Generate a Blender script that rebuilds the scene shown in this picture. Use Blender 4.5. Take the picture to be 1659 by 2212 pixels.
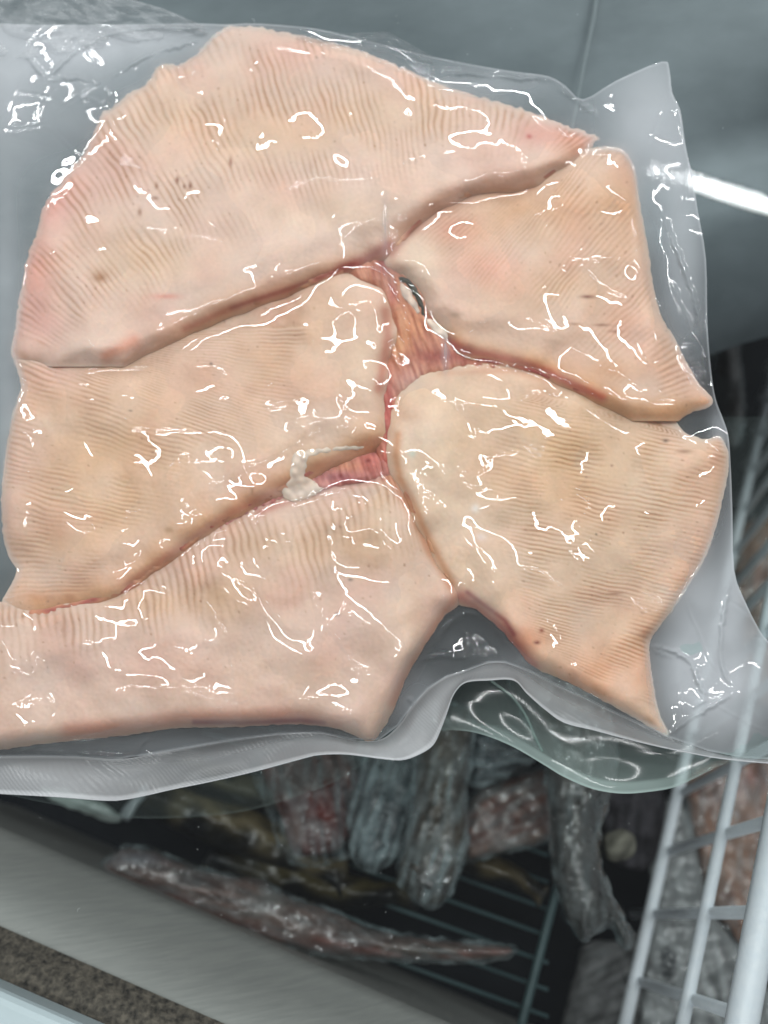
import bpy, math, random
import numpy as np
from mathutils import Vector, Matrix

for o in list(bpy.data.objects):
    bpy.data.objects.remove(o)
S = bpy.context.scene
COL = S.collection
rng = np.random.default_rng(7)
random.seed(7)

# ------------------------------------------------------------------ camera
FPX, CU, CV = 1662.0, 829.5, 1106.0           # focal length and centre in plan units of a 1659 x 2212 sheet
def unit(v):
    v = np.asarray(v, float); return v / np.linalg.norm(v)
zc = -unit((140.5 / FPX, -874.0 / FPX, -1.0))   # world up seen from the camera
fc = np.array((0, 0, -1.0)); yc = unit(fc - zc * fc.dot(zc)); xc = np.cross(yc, zc)
RW = np.stack([xc, yc, zc])                      # camera axes -> world axes
CAM = -(RW @ np.array((0, 0, -0.45)))
GN = RW @ unit(0.4 * zc + 0.6 * np.array((0, 0, 1.0)))   # normal of the sloping glass lid

cd = bpy.data.cameras.new('camera'); cam = bpy.data.objects.new('camera', cd); COL.objects.link(cam)
m = Matrix([[*RW[0], CAM[0]], [*RW[1], CAM[1]], [*RW[2], CAM[2]], [0, 0, 0, 1]])
cam.matrix_world = m
cd.sensor_fit = 'VERTICAL'; cd.sensor_height = 34.6; cd.lens = 26.0
cd.clip_start = 0.01; cd.clip_end = 50
cd.dof.use_dof = True; cd.dof.focus_distance = 0.43; cd.dof.aperture_fstop = 26 / 8.5
S.camera = cam

# ------------------------------------------------------------------ world and lamps
W = bpy.data.worlds.new('World'); S.world = W; W.use_nodes = True
bg = W.node_tree.nodes['Background']
bg.inputs[0].default_value = (0.95, 0.99, 1.02, 1); bg.inputs[1].default_value = 0.27

def ray(u, v):
    u = np.asarray(u, float); v = np.asarray(v, float)
    d = np.stack([(u - CU) / FPX, -(v - CV) / FPX, -np.ones_like(u)], -1)
    return d @ RW.T
def hit(u, v, p0, n):
    d = ray(u, v); n = np.asarray(n, float)
    t = ((np.asarray(p0, float) - CAM) @ n) / (d @ n)
    return CAM + d * t[..., None] if d.ndim > 1 else CAM + d * t
def on_lid(u, v, h=0.0):
    """point at height h above the glass lid"""
    d = ray(u, v); h = np.asarray(h, float)
    t = (h - CAM @ GN) / (d @ GN)
    return CAM + d * t[..., None] if d.ndim > 1 else CAM + d * t
def at_z(u, v, z):
    d = ray(u, v); z = np.asarray(z, float)
    t = (z - CAM[2]) / d[..., 2]
    return CAM + d * t[..., None] if d.ndim > 1 else CAM + d * t

def mirrored(u, v, z):
    g = on_lid(u, v); d = ray(u, v); r = d - 2 * d.dot(GN) * GN
    return g + r * ((z - g[2]) / r[2])
def strip_lamp(name, a, b, width, radiance):
    a = np.array(a); b = np.array(b); c = (a + b) / 2; x = unit(b - a)
    z = unit(c - np.array((0, 0, 0)));  z = unit(z - x * x.dot(z)); y = np.cross(z, x)
    ld = bpy.data.lights.new(name, 'AREA'); ld.shape = 'RECTANGLE'
    ld.size = float(np.linalg.norm(b - a)); ld.size_y = width
    ld.energy = radiance * math.pi * ld.size * width
    ld.color = (0.98, 1.0, 1.0)
    o = bpy.data.objects.new(name, ld); COL.objects.link(o)
    o.matrix_world = Matrix([[x[0], y[0], z[0], c[0]], [x[1], y[1], z[1], c[1]], [x[2], y[2], z[2], c[2]], [0, 0, 0, 1]])
LZ = 1.9
la, lb = mirrored(1500, 392, LZ), mirrored(1640, 437, LZ)
ldir = unit(lb - la); lperp = np.array((-ldir[1], ldir[0], 0))
if lperp[1] < 0: lperp = -lperp
RAD = 52.0
for per, e0, e1 in ((0, -0.15, 1.4), (0, -3.4, -1.99), (-1.0, -1.7, 0.35), (-1.55, -1.6, -0.8), (0.9, -1.5, 0.5)):
    wdt = 0.032 if per == 0 else 0.024
    strip_lamp('tube_lamp', la + lperp * per + ldir * e0, la + lperp * per + ldir * e1, wdt, RAD * 0.06 / wdt)
S.view_settings.view_transform = 'Standard'; S.view_settings.look = 'None'
S.view_settings.exposure = -0.22; S.view_settings.gamma = 1.0
S.render.engine = 'CYCLES'
S.cycles.use_denoising = True; S.cycles.use_light_tree = False
S.cycles.use_adaptive_sampling = True; S.cycles.adaptive_threshold = 0.02
S.cycles.max_bounces = 6; S.cycles.diffuse_bounces = 2; S.cycles.glossy_bounces = 2; S.cycles.transmission_bounces = 4; S.cycles.transparent_max_bounces = 24
S.cycles.sample_clamp_indirect = 4.0
S.cycles.caustics_reflective = False; S.cycles.caustics_refractive = False

# ------------------------------------------------------------------ helpers
def lin(c):
    c = np.asarray(c, float) / 255.0
    return np.where(c <= 0.04045, c / 12.92, ((c + 0.055) / 1.055) ** 2.4)
def spline(pts, n=6, closed=False):
    p = np.asarray(pts, float); out = []; N = len(p)
    for i in range(N if closed else N - 1):
        if closed: a, b, c, d = p[(i - 1) % N], p[i], p[(i + 1) % N], p[(i + 2) % N]
        else: a, b, c, d = p[max(i - 1, 0)], p[i], p[i + 1], p[min(i + 2, N - 1)]
        for k in range(n):
            t = k / n
            out.append(0.5 * (2 * b + (c - a) * t + (2 * a - 5 * b + 4 * c - d) * t * t + (-a + 3 * b - 3 * c + d) * t ** 3))
    if not closed: out.append(p[-1])
    return np.array(out)
def resample(pts, n):
    p = np.asarray(pts, float); s = np.r_[0, np.cumsum(np.linalg.norm(np.diff(p, axis=0), axis=1))]
    q = np.linspace(0, s[-1], n)
    return np.stack([np.interp(q, s, p[:, i]) for i in range(p.shape[1])], -1)
def seg_dist(X, Y, poly, closed):
    """distance to a polyline, inside test and nearest arc parameter"""
    D = np.full(X.shape, 1e9, np.float32); inside = np.zeros(X.shape, bool); T = np.zeros(X.shape, np.float32)
    N = len(poly); X = X.astype(np.float32); Y = Y.astype(np.float32)
    for i in range(N if closed else N - 1):
        a = poly[i]; b = poly[(i + 1) % N]; e = b - a; L = float(e @ e) + 1e-9
        t = np.clip(((X - a[0]) * e[0] + (Y - a[1]) * e[1]) / L, 0, 1)
        d = (X - a[0] - t * e[0]) ** 2 + (Y - a[1] - t * e[1]) ** 2
        k = d < D; D[k] = d[k]; T[k] = (i + t[k])
        if closed and a[1] != b[1]:
            c = ((a[1] > Y) != (b[1] > Y)) & (X < e[0] * (Y - a[1]) / e[1] + a[0])
            inside ^= c
    return np.sqrt(D), inside, T
def sdf(X, Y, poly):
    d, ins, _ = seg_dist(X, Y, poly, True)
    return np.where(ins, d, -d)
def band_noise(shape, wl, seed, width=0.6):
    """band limited noise, wavelength wl in samples, unit deviation"""
    g = np.random.default_rng(seed); n = g.standard_normal(shape)
    fy = np.fft.fftfreq(shape[0])[:, None]; fx = np.fft.rfftfreq(shape[1])[None]
    f = np.sqrt(fx * fx + fy * fy) + 1e-6
    w = np.exp(-(np.log(f * wl) / width) ** 2)
    r = np.fft.irfft2(np.fft.rfft2(n) * w, s=shape)
    return r / (r.std() + 1e-9)
def streak_noise(shape, wl_long, wl_short, ang, seed):
    g = np.random.default_rng(seed); n = g.standard_normal(shape)
    fy = np.fft.fftfreq(shape[0])[:, None]; fx = np.fft.rfftfreq(shape[1])[None]
    a = (fx * math.cos(ang) + fy * math.sin(ang)) * wl_long; b = (-fx * math.sin(ang) + fy * math.cos(ang)) * wl_short
    r = np.sqrt(a * a + b * b) + 1e-6
    q = np.fft.irfft2(np.fft.rfft2(n) * np.exp(-(np.log(r) / 0.7) ** 2), s=shape)
    return q / (q.std() + 1e-9)
def box(a, r):
    for ax in (0, 1):
        p = [(0, 0), (0, 0)]; p[ax] = (r + 1, r)
        c = np.cumsum(np.pad(a, p, mode='edge'), axis=ax); n = a.shape[ax]; k = 2 * r + 1
        a = (np.take(c, np.arange(k, k + n), axis=ax) - np.take(c, np.arange(0, n), axis=ax)) / k
    return a
def sstep(a, b, x):
    t = np.clip((x - a) / (b - a), 0, 1); return t * t * (3 - 2 * t)

def obj(name, me, mat, parent=None):
    o = bpy.data.objects.new(name, me); COL.objects.link(o)
    if mat: me.materials.append(mat)
    if parent: o.parent = parent
    return o
def tag(o, label, cat, group=None):
    o['label'] = label; o['category'] = cat
    if group: o['group'] = group
    return o
def thing(name, label, cat, group=None):
    o = bpy.data.objects.new(name, None); COL.objects.link(o); o.empty_display_size = 0.02
    return tag(o, label, cat, group)
def base_at(root, loc):
    root.location = loc
    bpy.context.view_layer.update()
    for c in root.children: c.matrix_parent_inverse = root.matrix_world.inverted()
def mesh(name, V, F, attrs=None, smooth=True):
    me = bpy.data.meshes.new(name)
    V = np.asarray(V, np.float32)
    F4 = np.asarray(F, np.int32)
    me.vertices.add(len(V)); me.vertices.foreach_set('co', V.ravel())
    me.loops.add(F4.size); me.loops.foreach_set('vertex_index', F4.ravel())
    me.polygons.add(len(F4)); me.polygons.foreach_set('loop_start', np.arange(len(F4), dtype=np.int32) * F4.shape[1])
    me.polygons.foreach_set('loop_total', np.full(len(F4), F4.shape[1], np.int32))
    if smooth: me.polygons.foreach_set('use_smooth', np.ones(len(F4), bool))
    me.update(calc_edges=True)
    for k, a in (attrs or {}).items():
        a = np.asarray(a, np.float32)
        if a.ndim == 1:
            at = me.attributes.new(k, 'FLOAT', 'POINT'); at.data.foreach_set('value', a)
        else:
            at = me.attributes.new(k, 'FLOAT_COLOR', 'POINT')
            at.data.foreach_set('color', np.concatenate([a, np.ones((len(a), 1), np.float32)], 1).ravel())
    me.validate()
    return me
def grid_mesh(name, U, Vv, sd, place, attrs, skirt=None, keep=0.0):
    """mesh the part of a raster where sd > 0, its rim snapped to the outline; place(u, v, index) -> xyz"""
    ny, nx = U.shape
    inn = sd > keep
    cell = inn[:-1, :-1] | inn[1:, :-1] | inn[:-1, 1:] | inn[1:, 1:]
    gy, gx = np.gradient(sd); st = U[0, 1] - U[0, 0]; gl = np.sqrt(gx * gx + gy * gy) + 1e-6
    out = sd < 0
    U2 = np.where(out, U - gx / gl * sd, U); V2 = np.where(out, Vv - gy / gl * sd, Vv)
    use = np.zeros((ny, nx), bool)
    use[:-1, :-1] |= cell; use[1:, :-1] |= cell; use[:-1, 1:] |= cell; use[1:, 1:] |= cell
    idx = -np.ones((ny, nx), np.int64); idx[use] = np.arange(use.sum())
    c = np.argwhere(cell); y, x = c[:, 0], c[:, 1]
    F = np.stack([idx[y, x], idx[y + 1, x], idx[y + 1, x + 1], idx[y, x + 1]], 1)
    P = place(U2[use], V2[use], use)
    A = {k: a[use] for k, a in attrs.items()}
    if skirt is not None:
        E = np.concatenate([F[:, [0, 1]], F[:, [1, 2]], F[:, [2, 3]], F[:, [3, 0]]])
        key = {}
        for a, b in E.tolist(): key[(a, b)] = 1
        bd = [(a, b) for (a, b) in key if (b, a) not in key]
        bv = sorted({a for e in bd for a in e}); n0 = len(P); mp = {v: n0 + i for i, v in enumerate(bv)}
        bvi = np.array(bv)
        P = np.concatenate([P, skirt(U2[use][bvi], V2[use][bvi])])
        for k in A: A[k] = np.concatenate([A[k], A[k][bvi]])
        F = np.concatenate([F, np.array([(b, a, mp[a], mp[b]) for a, b in bd])])
    return mesh(name, P, F, A)
def tube(name, pts, rad, mat, parent=None, sides=10, closed=False, attrs=None):
    p = np.asarray(pts, float); n = len(p); rad = np.broadcast_to(rad, (n,))
    V = []; up = np.array((0.13, 0.21, 0.97))
    for i in range(n):
        t = unit(p[min(i + 1, n - 1)] - p[max(i - 1, 0)])
        a = unit(np.cross(t, up if abs(t @ up) < 0.95 else np.array((1.0, 0, 0)))); b = np.cross(t, a)
        for k in range(sides):
            w = 2 * math.pi * k / sides
            V.append(p[i] + rad[i] * (a * math.cos(w) + b * math.sin(w)))
    F = [(i * sides + k, i * sides + (k + 1) % sides, (i + 1) * sides + (k + 1) % sides, (i + 1) * sides + k) for i in range(n - 1) for k in range(sides)]
    V += [p[0], p[-1]]; c0, c1 = len(V) - 2, len(V) - 1
    for k in range(sides):
        F.append((c0, (k + 1) % sides, k, c0)); F.append((c1, (n - 1) * sides + k, (n - 1) * sides + (k + 1) % sides, c1))
    F = [tuple(f) for f in F]
    me = bpy.data.meshes.new(name); me.from_pydata([tuple(v) for v in V], [], [f if len(set(f)) == 4 else tuple(dict.fromkeys(f)) for f in F])
    for q in me.polygons: q.use_smooth = True
    return obj(name, me, mat, parent)
def ribbon(name, rows, mat, parent=None, attrs=None):
    """rows: list of (n,3) point rows"""
    R = np.array(rows); r, n, _ = R.shape
    i, j = np.meshgrid(np.arange(r - 1), np.arange(n - 1), indexing='ij'); k = (i * n + j).ravel()
    F = np.stack([k, k + n, k + n + 1, k + 1], 1)
    me = mesh(name, R.reshape(-1, 3), F, attrs)
    return obj(name, me, mat, parent)
def slab(name, corners_top, thick, mat, parent=None, bevel=0.002):
    """prism under a polygon of 3D points"""
    c = np.array(corners_top); n = unit(np.cross(c[1] - c[0], c[2] - c[0]))
    if n @ (CAM - c[0]) < 0: c = c[::-1]; n = -n
    k = len(c); V = [tuple(v) for v in c] + [tuple(v - n * thick) for v in c]
    F = [tuple(range(k)), tuple(range(2 * k - 1, k - 1, -1))] + [(i, i + k, (i + 1) % k + k, (i + 1) % k) for i in range(k)]
    me = bpy.data.meshes.new(name); me.from_pydata(V, [], F)
    o = obj(name, me, mat, parent)
    b = o.modifiers.new('b', 'BEVEL'); b.width = bevel; b.segments = 3
    return o

# ------------------------------------------------------------------ materials
def newmat(name):
    mt = bpy.data.materials.new(name); mt.use_nodes = True
    nt = mt.node_tree; nt.nodes.clear()
    return mt, nt, lambda t, **k: _node(nt, t, k)
def _node(nt, t, k):
    n = nt.nodes.new(t)
    for a, b in k.items():
        if a.startswith('i_'): n.inputs[a[2:].replace('_', ' ')].default_value = b
        else: setattr(n, a, b)
    return n
def link(nt, a, b): nt.links.new(a, b)

def flesh_material(name, rough=0.42, sss=0.42, coat=0.0, crinkle=0.0):
    mt, nt, N = newmat(name)
    out = N('ShaderNodeOutputMaterial'); p = N('ShaderNodeBsdfPrincipled')
    at = N('ShaderNodeAttribute', attribute_name='Col'); co = N('ShaderNodeTexCoord')
    n1 = N('ShaderNodeTexNoise', i_Scale=420.0, i_Detail=4.0, i_Roughness=0.65)
    n2 = N('ShaderNodeTexNoise', i_Scale=90.0, i_Detail=5.0, i_Roughness=0.6)
    mr = N('ShaderNodeMapRange', i_From_Min=0.3, i_From_Max=0.7, i_To_Min=0.965, i_To_Max=1.035)
    mr2 = N('ShaderNodeMapRange', i_From_Min=0.3, i_From_Max=0.7, i_To_Min=0.97, i_To_Max=1.03)
    mu = N('ShaderNodeMath', operation='MULTIPLY'); vm = N('ShaderNodeVectorMath', operation='SCALE')
    for n in (n1, n2): link(nt, co.outputs['Object'], n.inputs['Vector'])
    link(nt, n1.outputs['Fac'], mr.inputs['Value']); link(nt, n2.outputs['Fac'], mr2.inputs['Value'])
    link(nt, mr.outputs[0], mu.inputs[0]); link(nt, mr2.outputs[0], mu.inputs[1])
    link(nt, at.outputs['Color'], vm.inputs[0]); link(nt, mu.outputs[0], vm.inputs['Scale'])
    # pale fat flecks
    vo = N('ShaderNodeTexVoronoi', i_Scale=330.0); link(nt, co.outputs['Object'], vo.inputs['Vector'])
    fl = N('ShaderNodeMapRange', i_From_Min=0.16, i_From_Max=0.05, i_To_Min=0.0, i_To_Max=0.30)
    link(nt, vo.outputs['Distance'], fl.inputs['Value'])
    fm = N('ShaderNodeMapRange', i_From_Min=0.5, i_From_Max=0.62, i_To_Min=0.0, i_To_Max=1.0); link(nt, n2.outputs['Fac'], fm.inputs['Value'])
    fx = N('ShaderNodeMath', operation='MULTIPLY'); link(nt, fl.outputs[0], fx.inputs[0]); link(nt, fm.outputs[0], fx.inputs[1])
    mx = N('ShaderNodeMix', data_type='RGBA'); link(nt, fx.outputs[0], mx.inputs['Factor'])
    link(nt, vm.outputs[0], mx.inputs[6]); mx.inputs[7].default_value = (*lin((238, 222, 205)), 1)
    link(nt, mx.outputs[2], p.inputs['Base Color'])
    p.inputs['Roughness'].default_value = rough
    p.inputs['Subsurface Weight'].default_value = sss
    p.inputs['Subsurface Radius'].default_value = (1.0, 0.45, 0.28); p.inputs['Subsurface Scale'].default_value = 0.006
    p.inputs['Specular IOR Level'].default_value = 0.25
    bp = N('ShaderNodeBump', i_Strength=0.25, i_Distance=0.00025)
    link(nt, n1.outputs['Fac'], bp.inputs['Height']); link(nt, bp.outputs[0], p.inputs['Normal'])
    if coat:
        p.inputs['Coat Weight'].default_value = coat; p.inputs['Coat Roughness'].default_value = 0.12
        n3 = N('ShaderNodeTexNoise', i_Scale=crinkle, i_Detail=3.0, i_Distortion=1.2)
        link(nt, co.outputs['Object'], n3.inputs['Vector'])
        b2 = N('ShaderNodeBump', i_Strength=0.9, i_Distance=0.0016)
        link(nt, n3.outputs['Fac'], b2.inputs['Height']); link(nt, b2.outputs[0], p.inputs['Coat Normal'])
    link(nt, p.outputs[0], out.inputs[0])
    return mt
def film_material(name, tint=(1, 1, 1), haze_col=(235, 240, 245), bump=0.0, bscale=300.0, gloss=1.0, haze=None, rough=0.04, emboss=0.0):
    """clear plastic: transparent, a milky share from the 'haze' attribute, and a fresnel gloss"""
    mt, nt, N = newmat(name)
    out = N('ShaderNodeOutputMaterial')
    tr = N('ShaderNodeBsdfTransparent'); tr.inputs[0].default_value = (*tint, 1)
    df = N('ShaderNodeBsdfDiffuse'); df.inputs[0].default_value = (*lin(haze_col), 1)
    tl = N('ShaderNodeBsdfTranslucent'); tl.inputs[0].default_value = (*lin(haze_col), 1)
    dm = N('ShaderNodeMixShader'); dm.inputs[0].default_value = 0.35
    link(nt, df.outputs[0], dm.inputs[1]); link(nt, tl.outputs[0], dm.inputs[2])
    m1 = N('ShaderNodeMixShader')
    if haze is None:
        at = N('ShaderNodeAttribute', attribute_name='haze'); link(nt, at.outputs['Fac'], m1.inputs[0])
    else: m1.inputs[0].default_value = haze
    link(nt, tr.outputs[0], m1.inputs[1]); link(nt, dm.outputs[0], m1.inputs[2])
    gl = N('ShaderNodeBsdfGlossy', i_Roughness=rough)
    fr = N('ShaderNodeFresnel', i_IOR=1.5)
    fm = N('ShaderNodeMath', operation='MULTIPLY'); fm.inputs[1].default_value = gloss; fm.use_clamp = True
    ge = N('ShaderNodeNewGeometry'); bf = N('ShaderNodeMix', data_type='FLOAT')
    link(nt, ge.outputs['Backfacing'], bf.inputs[0]); link(nt, fr.outputs[0], bf.inputs[2]); bf.inputs[3].default_value = 0.0
    link(nt, bf.outputs[0], fm.inputs[0])
    m2 = N('ShaderNodeMixShader'); link(nt, fm.outputs[0], m2.inputs[0])
    link(nt, m1.outputs[0], m2.inputs[1]); link(nt, gl.outputs[0], m2.inputs[2])
    if bump or emboss:
        co = N('ShaderNodeTexCoord'); h = None
        no = N('ShaderNodeTexNoise', i_Scale=bscale, i_Detail=3.0, i_Distortion=0.8); link(nt, co.outputs['Object'], no.inputs['Vector'])
        h = no.outputs['Fac']
        if emboss:
            wv = N('ShaderNodeTexWave', i_Scale=emboss, i_Distortion=1.5, i_Detail=1.0, bands_direction='DIAGONAL')
            link(nt, co.outputs['Object'], wv.inputs['Vector'])
            sm = N('ShaderNodeMath', operation='ADD'); link(nt, h, sm.inputs[0]); link(nt, wv.outputs['Fac'], sm.inputs[1]); h = sm.outputs[0]
        b = N('ShaderNodeBump', i_Strength=1.0, i_Distance=bump); link(nt, h, b.inputs['Height'])
        for q in (gl, fr, df): link(nt, b.outputs[0], q.inputs['Normal'])
    link(nt, m2.outputs[0], out.inputs[0])
    return mt
def plain_material(name, col, rough=0.5, metal=0.0, noise=None, bump=0.0, coat=0.0, spec=0.5, col2=None, stretch=(1, 1, 1), rot=0.0):
    mt, nt, N = newmat(name)
    out = N('ShaderNodeOutputMaterial'); p = N('ShaderNodeBsdfPrincipled')
    p.inputs['Base Color'].default_value = (*lin(col), 1); p.inputs['Roughness'].default_value = rough
    p.inputs['Metallic'].default_value = metal; p.inputs['Coat Weight'].default_value = coat; p.inputs['Specular IOR Level'].default_value = spec
    if noise:
        co = N('ShaderNodeTexCoord'); mp = N('ShaderNodeMapping'); mp.inputs['Scale'].default_value = stretch; mp.inputs['Rotation'].default_value = (0, 0, rot)
        no = N('ShaderNodeTexNoise', i_Scale=noise, i_Detail=6.0, i_Roughness=0.6)
        link(nt, co.outputs['Object'], mp.inputs[0]); link(nt, mp.outputs[0], no.inputs['Vector'])
        mr = N('ShaderNodeMapRange', i_From_Min=0.33, i_From_Max=0.67); link(nt, no.outputs['Fac'], mr.inputs['Value'])
        mx = N('ShaderNodeMix', data_type='RGBA'); link(nt, mr.outputs[0], mx.inputs['Factor'])
        mx.inputs[6].default_value = (*lin(col), 1); mx.inputs[7].default_value = (*lin(col2 or col), 1)
        link(nt, mx.outputs[2], p.inputs['Base Color'])
        if bump:
            b = N('ShaderNodeBump', i_Strength=1.0, i_Distance=bump); link(nt, no.outputs['Fac'], b.inputs['Height']); link(nt, b.outputs[0], p.inputs['Normal'])
    link(nt, p.outputs[0], out.inputs[0])
    return mt

M_FLESH = flesh_material('ray flesh')
M_FISH = flesh_material('wrapped fish', 0.4, 0.0, 0.7, 60.0)
M_FILM = film_material('vacuum film', gloss=1.05, rough=0.015)
M_SEAL = film_material('frosted seal', haze_col=(240, 243, 246), bump=0.00010, bscale=500.0, gloss=0.8, rough=0.22, emboss=260.0)
M_BACK = film_material('back film', tint=(0.93, 0.99, 0.975), haze_col=(205, 228, 222), gloss=0.55, rough=0.10)
M_WRAP = film_material('fish wrap', haze_col=(205, 222, 225), bump=0.0010, bscale=40.0, gloss=1.3, rough=0.09)
M_GLASS = film_material('lid glass', tint=(0.955, 0.972, 0.972), gloss=0.7, haze=0.002, rough=0.005)
M_STEEL = plain_material('brushed steel', (158, 158, 154), 0.5, 0.25, 40.0, 0.0, col2=(172, 171, 166), stretch=(1, 12, 1), rot=0.5)
M_PANEL = plain_material('grey liner', (80, 90, 94), 0.42, 0.25, 4.0, 0.0, col2=(124, 133, 137), stretch=(1, 2.2, 1), rot=0.3)  # mottled greys stand in for soft reflections
M_SEAM = plain_material('liner seam', (134, 143, 146), 0.5)
M_GASKET = plain_material('speckled gasket', (38, 35, 32), 0.8, 0, 230.0, 0.002, col2=(120, 110, 98))
M_WHITE = plain_material('white frame', (212, 224, 228), 0.4)
M_DARK = plain_material('freezer floor', (16, 20, 26), 0.7, 0, 20.0, 0, col2=(24, 28, 32), spec=0.1)
M_WALL = plain_material('dark inner wall', (84, 92, 97), 0.6, 0, 12.0, 0, col2=(100, 107, 110))
M_RACK = plain_material('rack wire', (70, 92, 94), 0.45)
M_WIRE = plain_material('basket wire', (222, 228, 234), 0.35, 0, 160.0, 0.0003, col2=(230, 234, 238))
M_FROST = plain_material('frosted bag', (112, 114, 116), 0.85, 0, 200.0, 0.003, col2=(150, 150, 150))
M_INK = plain_material('marker ink', (52, 56, 60), 0.6)
M_DUST = plain_material('dust', (200, 205, 205), 0.8)

# ------------------------------------------------------------------ the freezer
frz = thing('chest_freezer', 'grey lined chest freezer with steel front ledge seen through its lid', 'freezer')
def PZ(lst, zs):
    zs = np.broadcast_to(zs, (len(lst),))
    return np.array([at_z(u, v, z) for (u, v), z in zip(lst, zs)])
def PL(lst, hs):
    hs = np.broadcast_to(hs, (len(lst),))
    return np.array([on_lid(u, v, h) for (u, v), h in zip(lst, hs)])
# upper liner: a grey panel just under the lid that bends down into the chest
rows = []
edge_lo = np.array([(-700, 900), (-200, 1000), (400, 800), (1000, 600), (1500, 380), (1800, 300), (2500, 200)], float)
edge_hi = np.array([(-700, -600), (-200, -600), (400, -600), (1000, -600), (1500, -600), (1800, -600), (2500, -600)], float)
lo = resample(spline(edge_lo), 60); hi = resample(spline(edge_hi), 60)
for k in range(13):
    t = k / 12; q = hi * (1 - t) + lo * t
    dep = -0.07 - 0.05 * t ** 3
    rows.append(on_lid(q[:, 0], q[:, 1], np.full(60, dep)))
for k in range(1, 9):                          # rounded lip and wall going down
    a = k / 8 * math.pi / 2
    base = rows[12]; back = unit(np.array((0, -1.0, 0))) * 0.10
    rows.append(base + back * math.sin(a) + np.array((0, 0, -0.11)) * (1 - math.cos(a)))
ribbon('liner_panel', rows, M_PANEL, frz)
ribbon('inner_wall', [rows[-1], rows[-1] + np.array((0, 0.22, -0.02)), rows[-1] + np.array((0, 0.42, -0.08)), rows[-1] + np.array((0, 0.44, -0.3)), rows[-1] + np.array((0, 0.44, -0.7))], M_WALL, frz)
tube('panel_seam', PL([(1296, -60), (1283, 40), (1262, 140), (1243, 240), (1225, 330)], -0.071), 0.0013, M_SEAM, frz)
# floor
slab('floor', PZ([(-900, 500), (2600, 200), (2400, 2900), (-900, 2900)], -0.60), 0.02, M_DARK, frz)
# sloping steel front ledge, gasket and white frame
A0, A1 = (-300, 1640), (1420, 2390)
def par(d): return [(A0[0] - d * 0.40, A0[1] + d * 0.917), (A1[0] - d * 0.40, A1[1] + d * 0.917)]
def band(d0, d1, z0, z1, n=9, bulge=0.006):
    r = []
    for k in range(n):
        t = k / (n - 1); p = par(d0 + (d1 - d0) * t)
        z = z0 + (z1 - z0) * t
        q = PZ([p[0], p[1]], z); r.append(np.linspace(q[0], q[1], 40) + np.array((0, 0, bulge * math.sin(math.pi * t))))
    return r
rs = band(16, 212, -0.215, -0.165, 12, 0.010)
rs = [rs[0] + np.array((0, 0, -0.26)), rs[0] + np.array((0, 0, -0.012)) + (rs[0] - rs[1]) * 0.0] + rs
ribbon('steel_ledge', rs, M_STEEL, frz)
ribbon('gasket', band(210, 345, -0.162, -0.150, 20, 0.008), M_GASKET, frz)
wf = band(338, 620, -0.118, -0.118, 2, 0)
c = np.array([wf[0][0], wf[0][-1], wf[1][-1], wf[1][0]])
slab('lid_frame', c, 0.03, M_WHITE, frz, 0.006)
base_at(frz, (0, 0.1, -0.48))

# the floor grate
rack = thing('wire_rack', 'dark green wire grate on the freezer floor left of white basket', 'rack')
ZR = -0.37
for k in range(-3, 8):
    u0, v0 = 700, 1790 + k * 56
    tube('wire', PZ([(u0 - 260, v0 - 94 + k * 2), (u0 + 484, v0 + 174 + k * 2)], ZR), 0.0016, M_RACK, rack)
tube('cross_bar', PZ([(1262, 1700), (1190, 1969), (1130, 2199), (1100, 2330)], ZR + 0.004), 0.0036, M_RACK, rack)
tube('cross_bar', PZ([(700, 1600), (640, 1830), (570, 2090)], ZR + 0.004), 0.0030, M_RACK, rack)
base_at(rack, tuple(at_z(1130, 2100, ZR)))

# the white wire basket: everything lies in its upright side wall
bsk = thing('wire_basket', 'white coated wire basket standing at the right under the lid', 'basket')
R1, R2 = at_z(1602, 2212, -0.115), at_z(1690, 1730, -0.115)
wd = unit(R2 - R1); wn = np.cross(wd, (0, 0, 1.0))
def wall(u, v): return hit(u, v, R1, wn)
def wall_line(p, q, e0=0.0, e1=0.0):
    a, b = wall(*p), wall(*q); d = b - a
    return [a - d * e0, a, b, b + d * e1]
tube('rim', [R1 - wd * 0.12, R1, R2, R2 + wd * 0.9], 0.0085, M_WIRE, bsk, 16)
tube('side_wire', wall_line((1487, 2150), (1591, 1644), 0.25, 2.6), 0.0044, M_WIRE, bsk, 12)
tube('side_wire', wall_line((1374, 2107), (1464, 1711), 0.3, 4.5), 0.0054, M_WIRE, bsk, 12)
zlo = wall(1374, 2107)[2] - 0.05
s0 = (wall(1559, 1795) - R1) @ wd; s1 = (wall(1525, 1966) - R1) @ wd; stp = s0 - s1
for k in range(-2, 16):
    p = R1 + wd * (s1 + stp * k) + wn * 0.0045 * (1 if wn @ (CAM - R1) < 0 else -1)
    a = p.copy(); b = p.copy(); b[2] = zlo - 0.05
    tube('upright_wire', [a, (a + b) / 2, b], 0.0040, M_WIRE, bsk, 10)
base_at(bsk, tuple(np.array((R1[0], R1[1], zlo - 0.05))))

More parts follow.
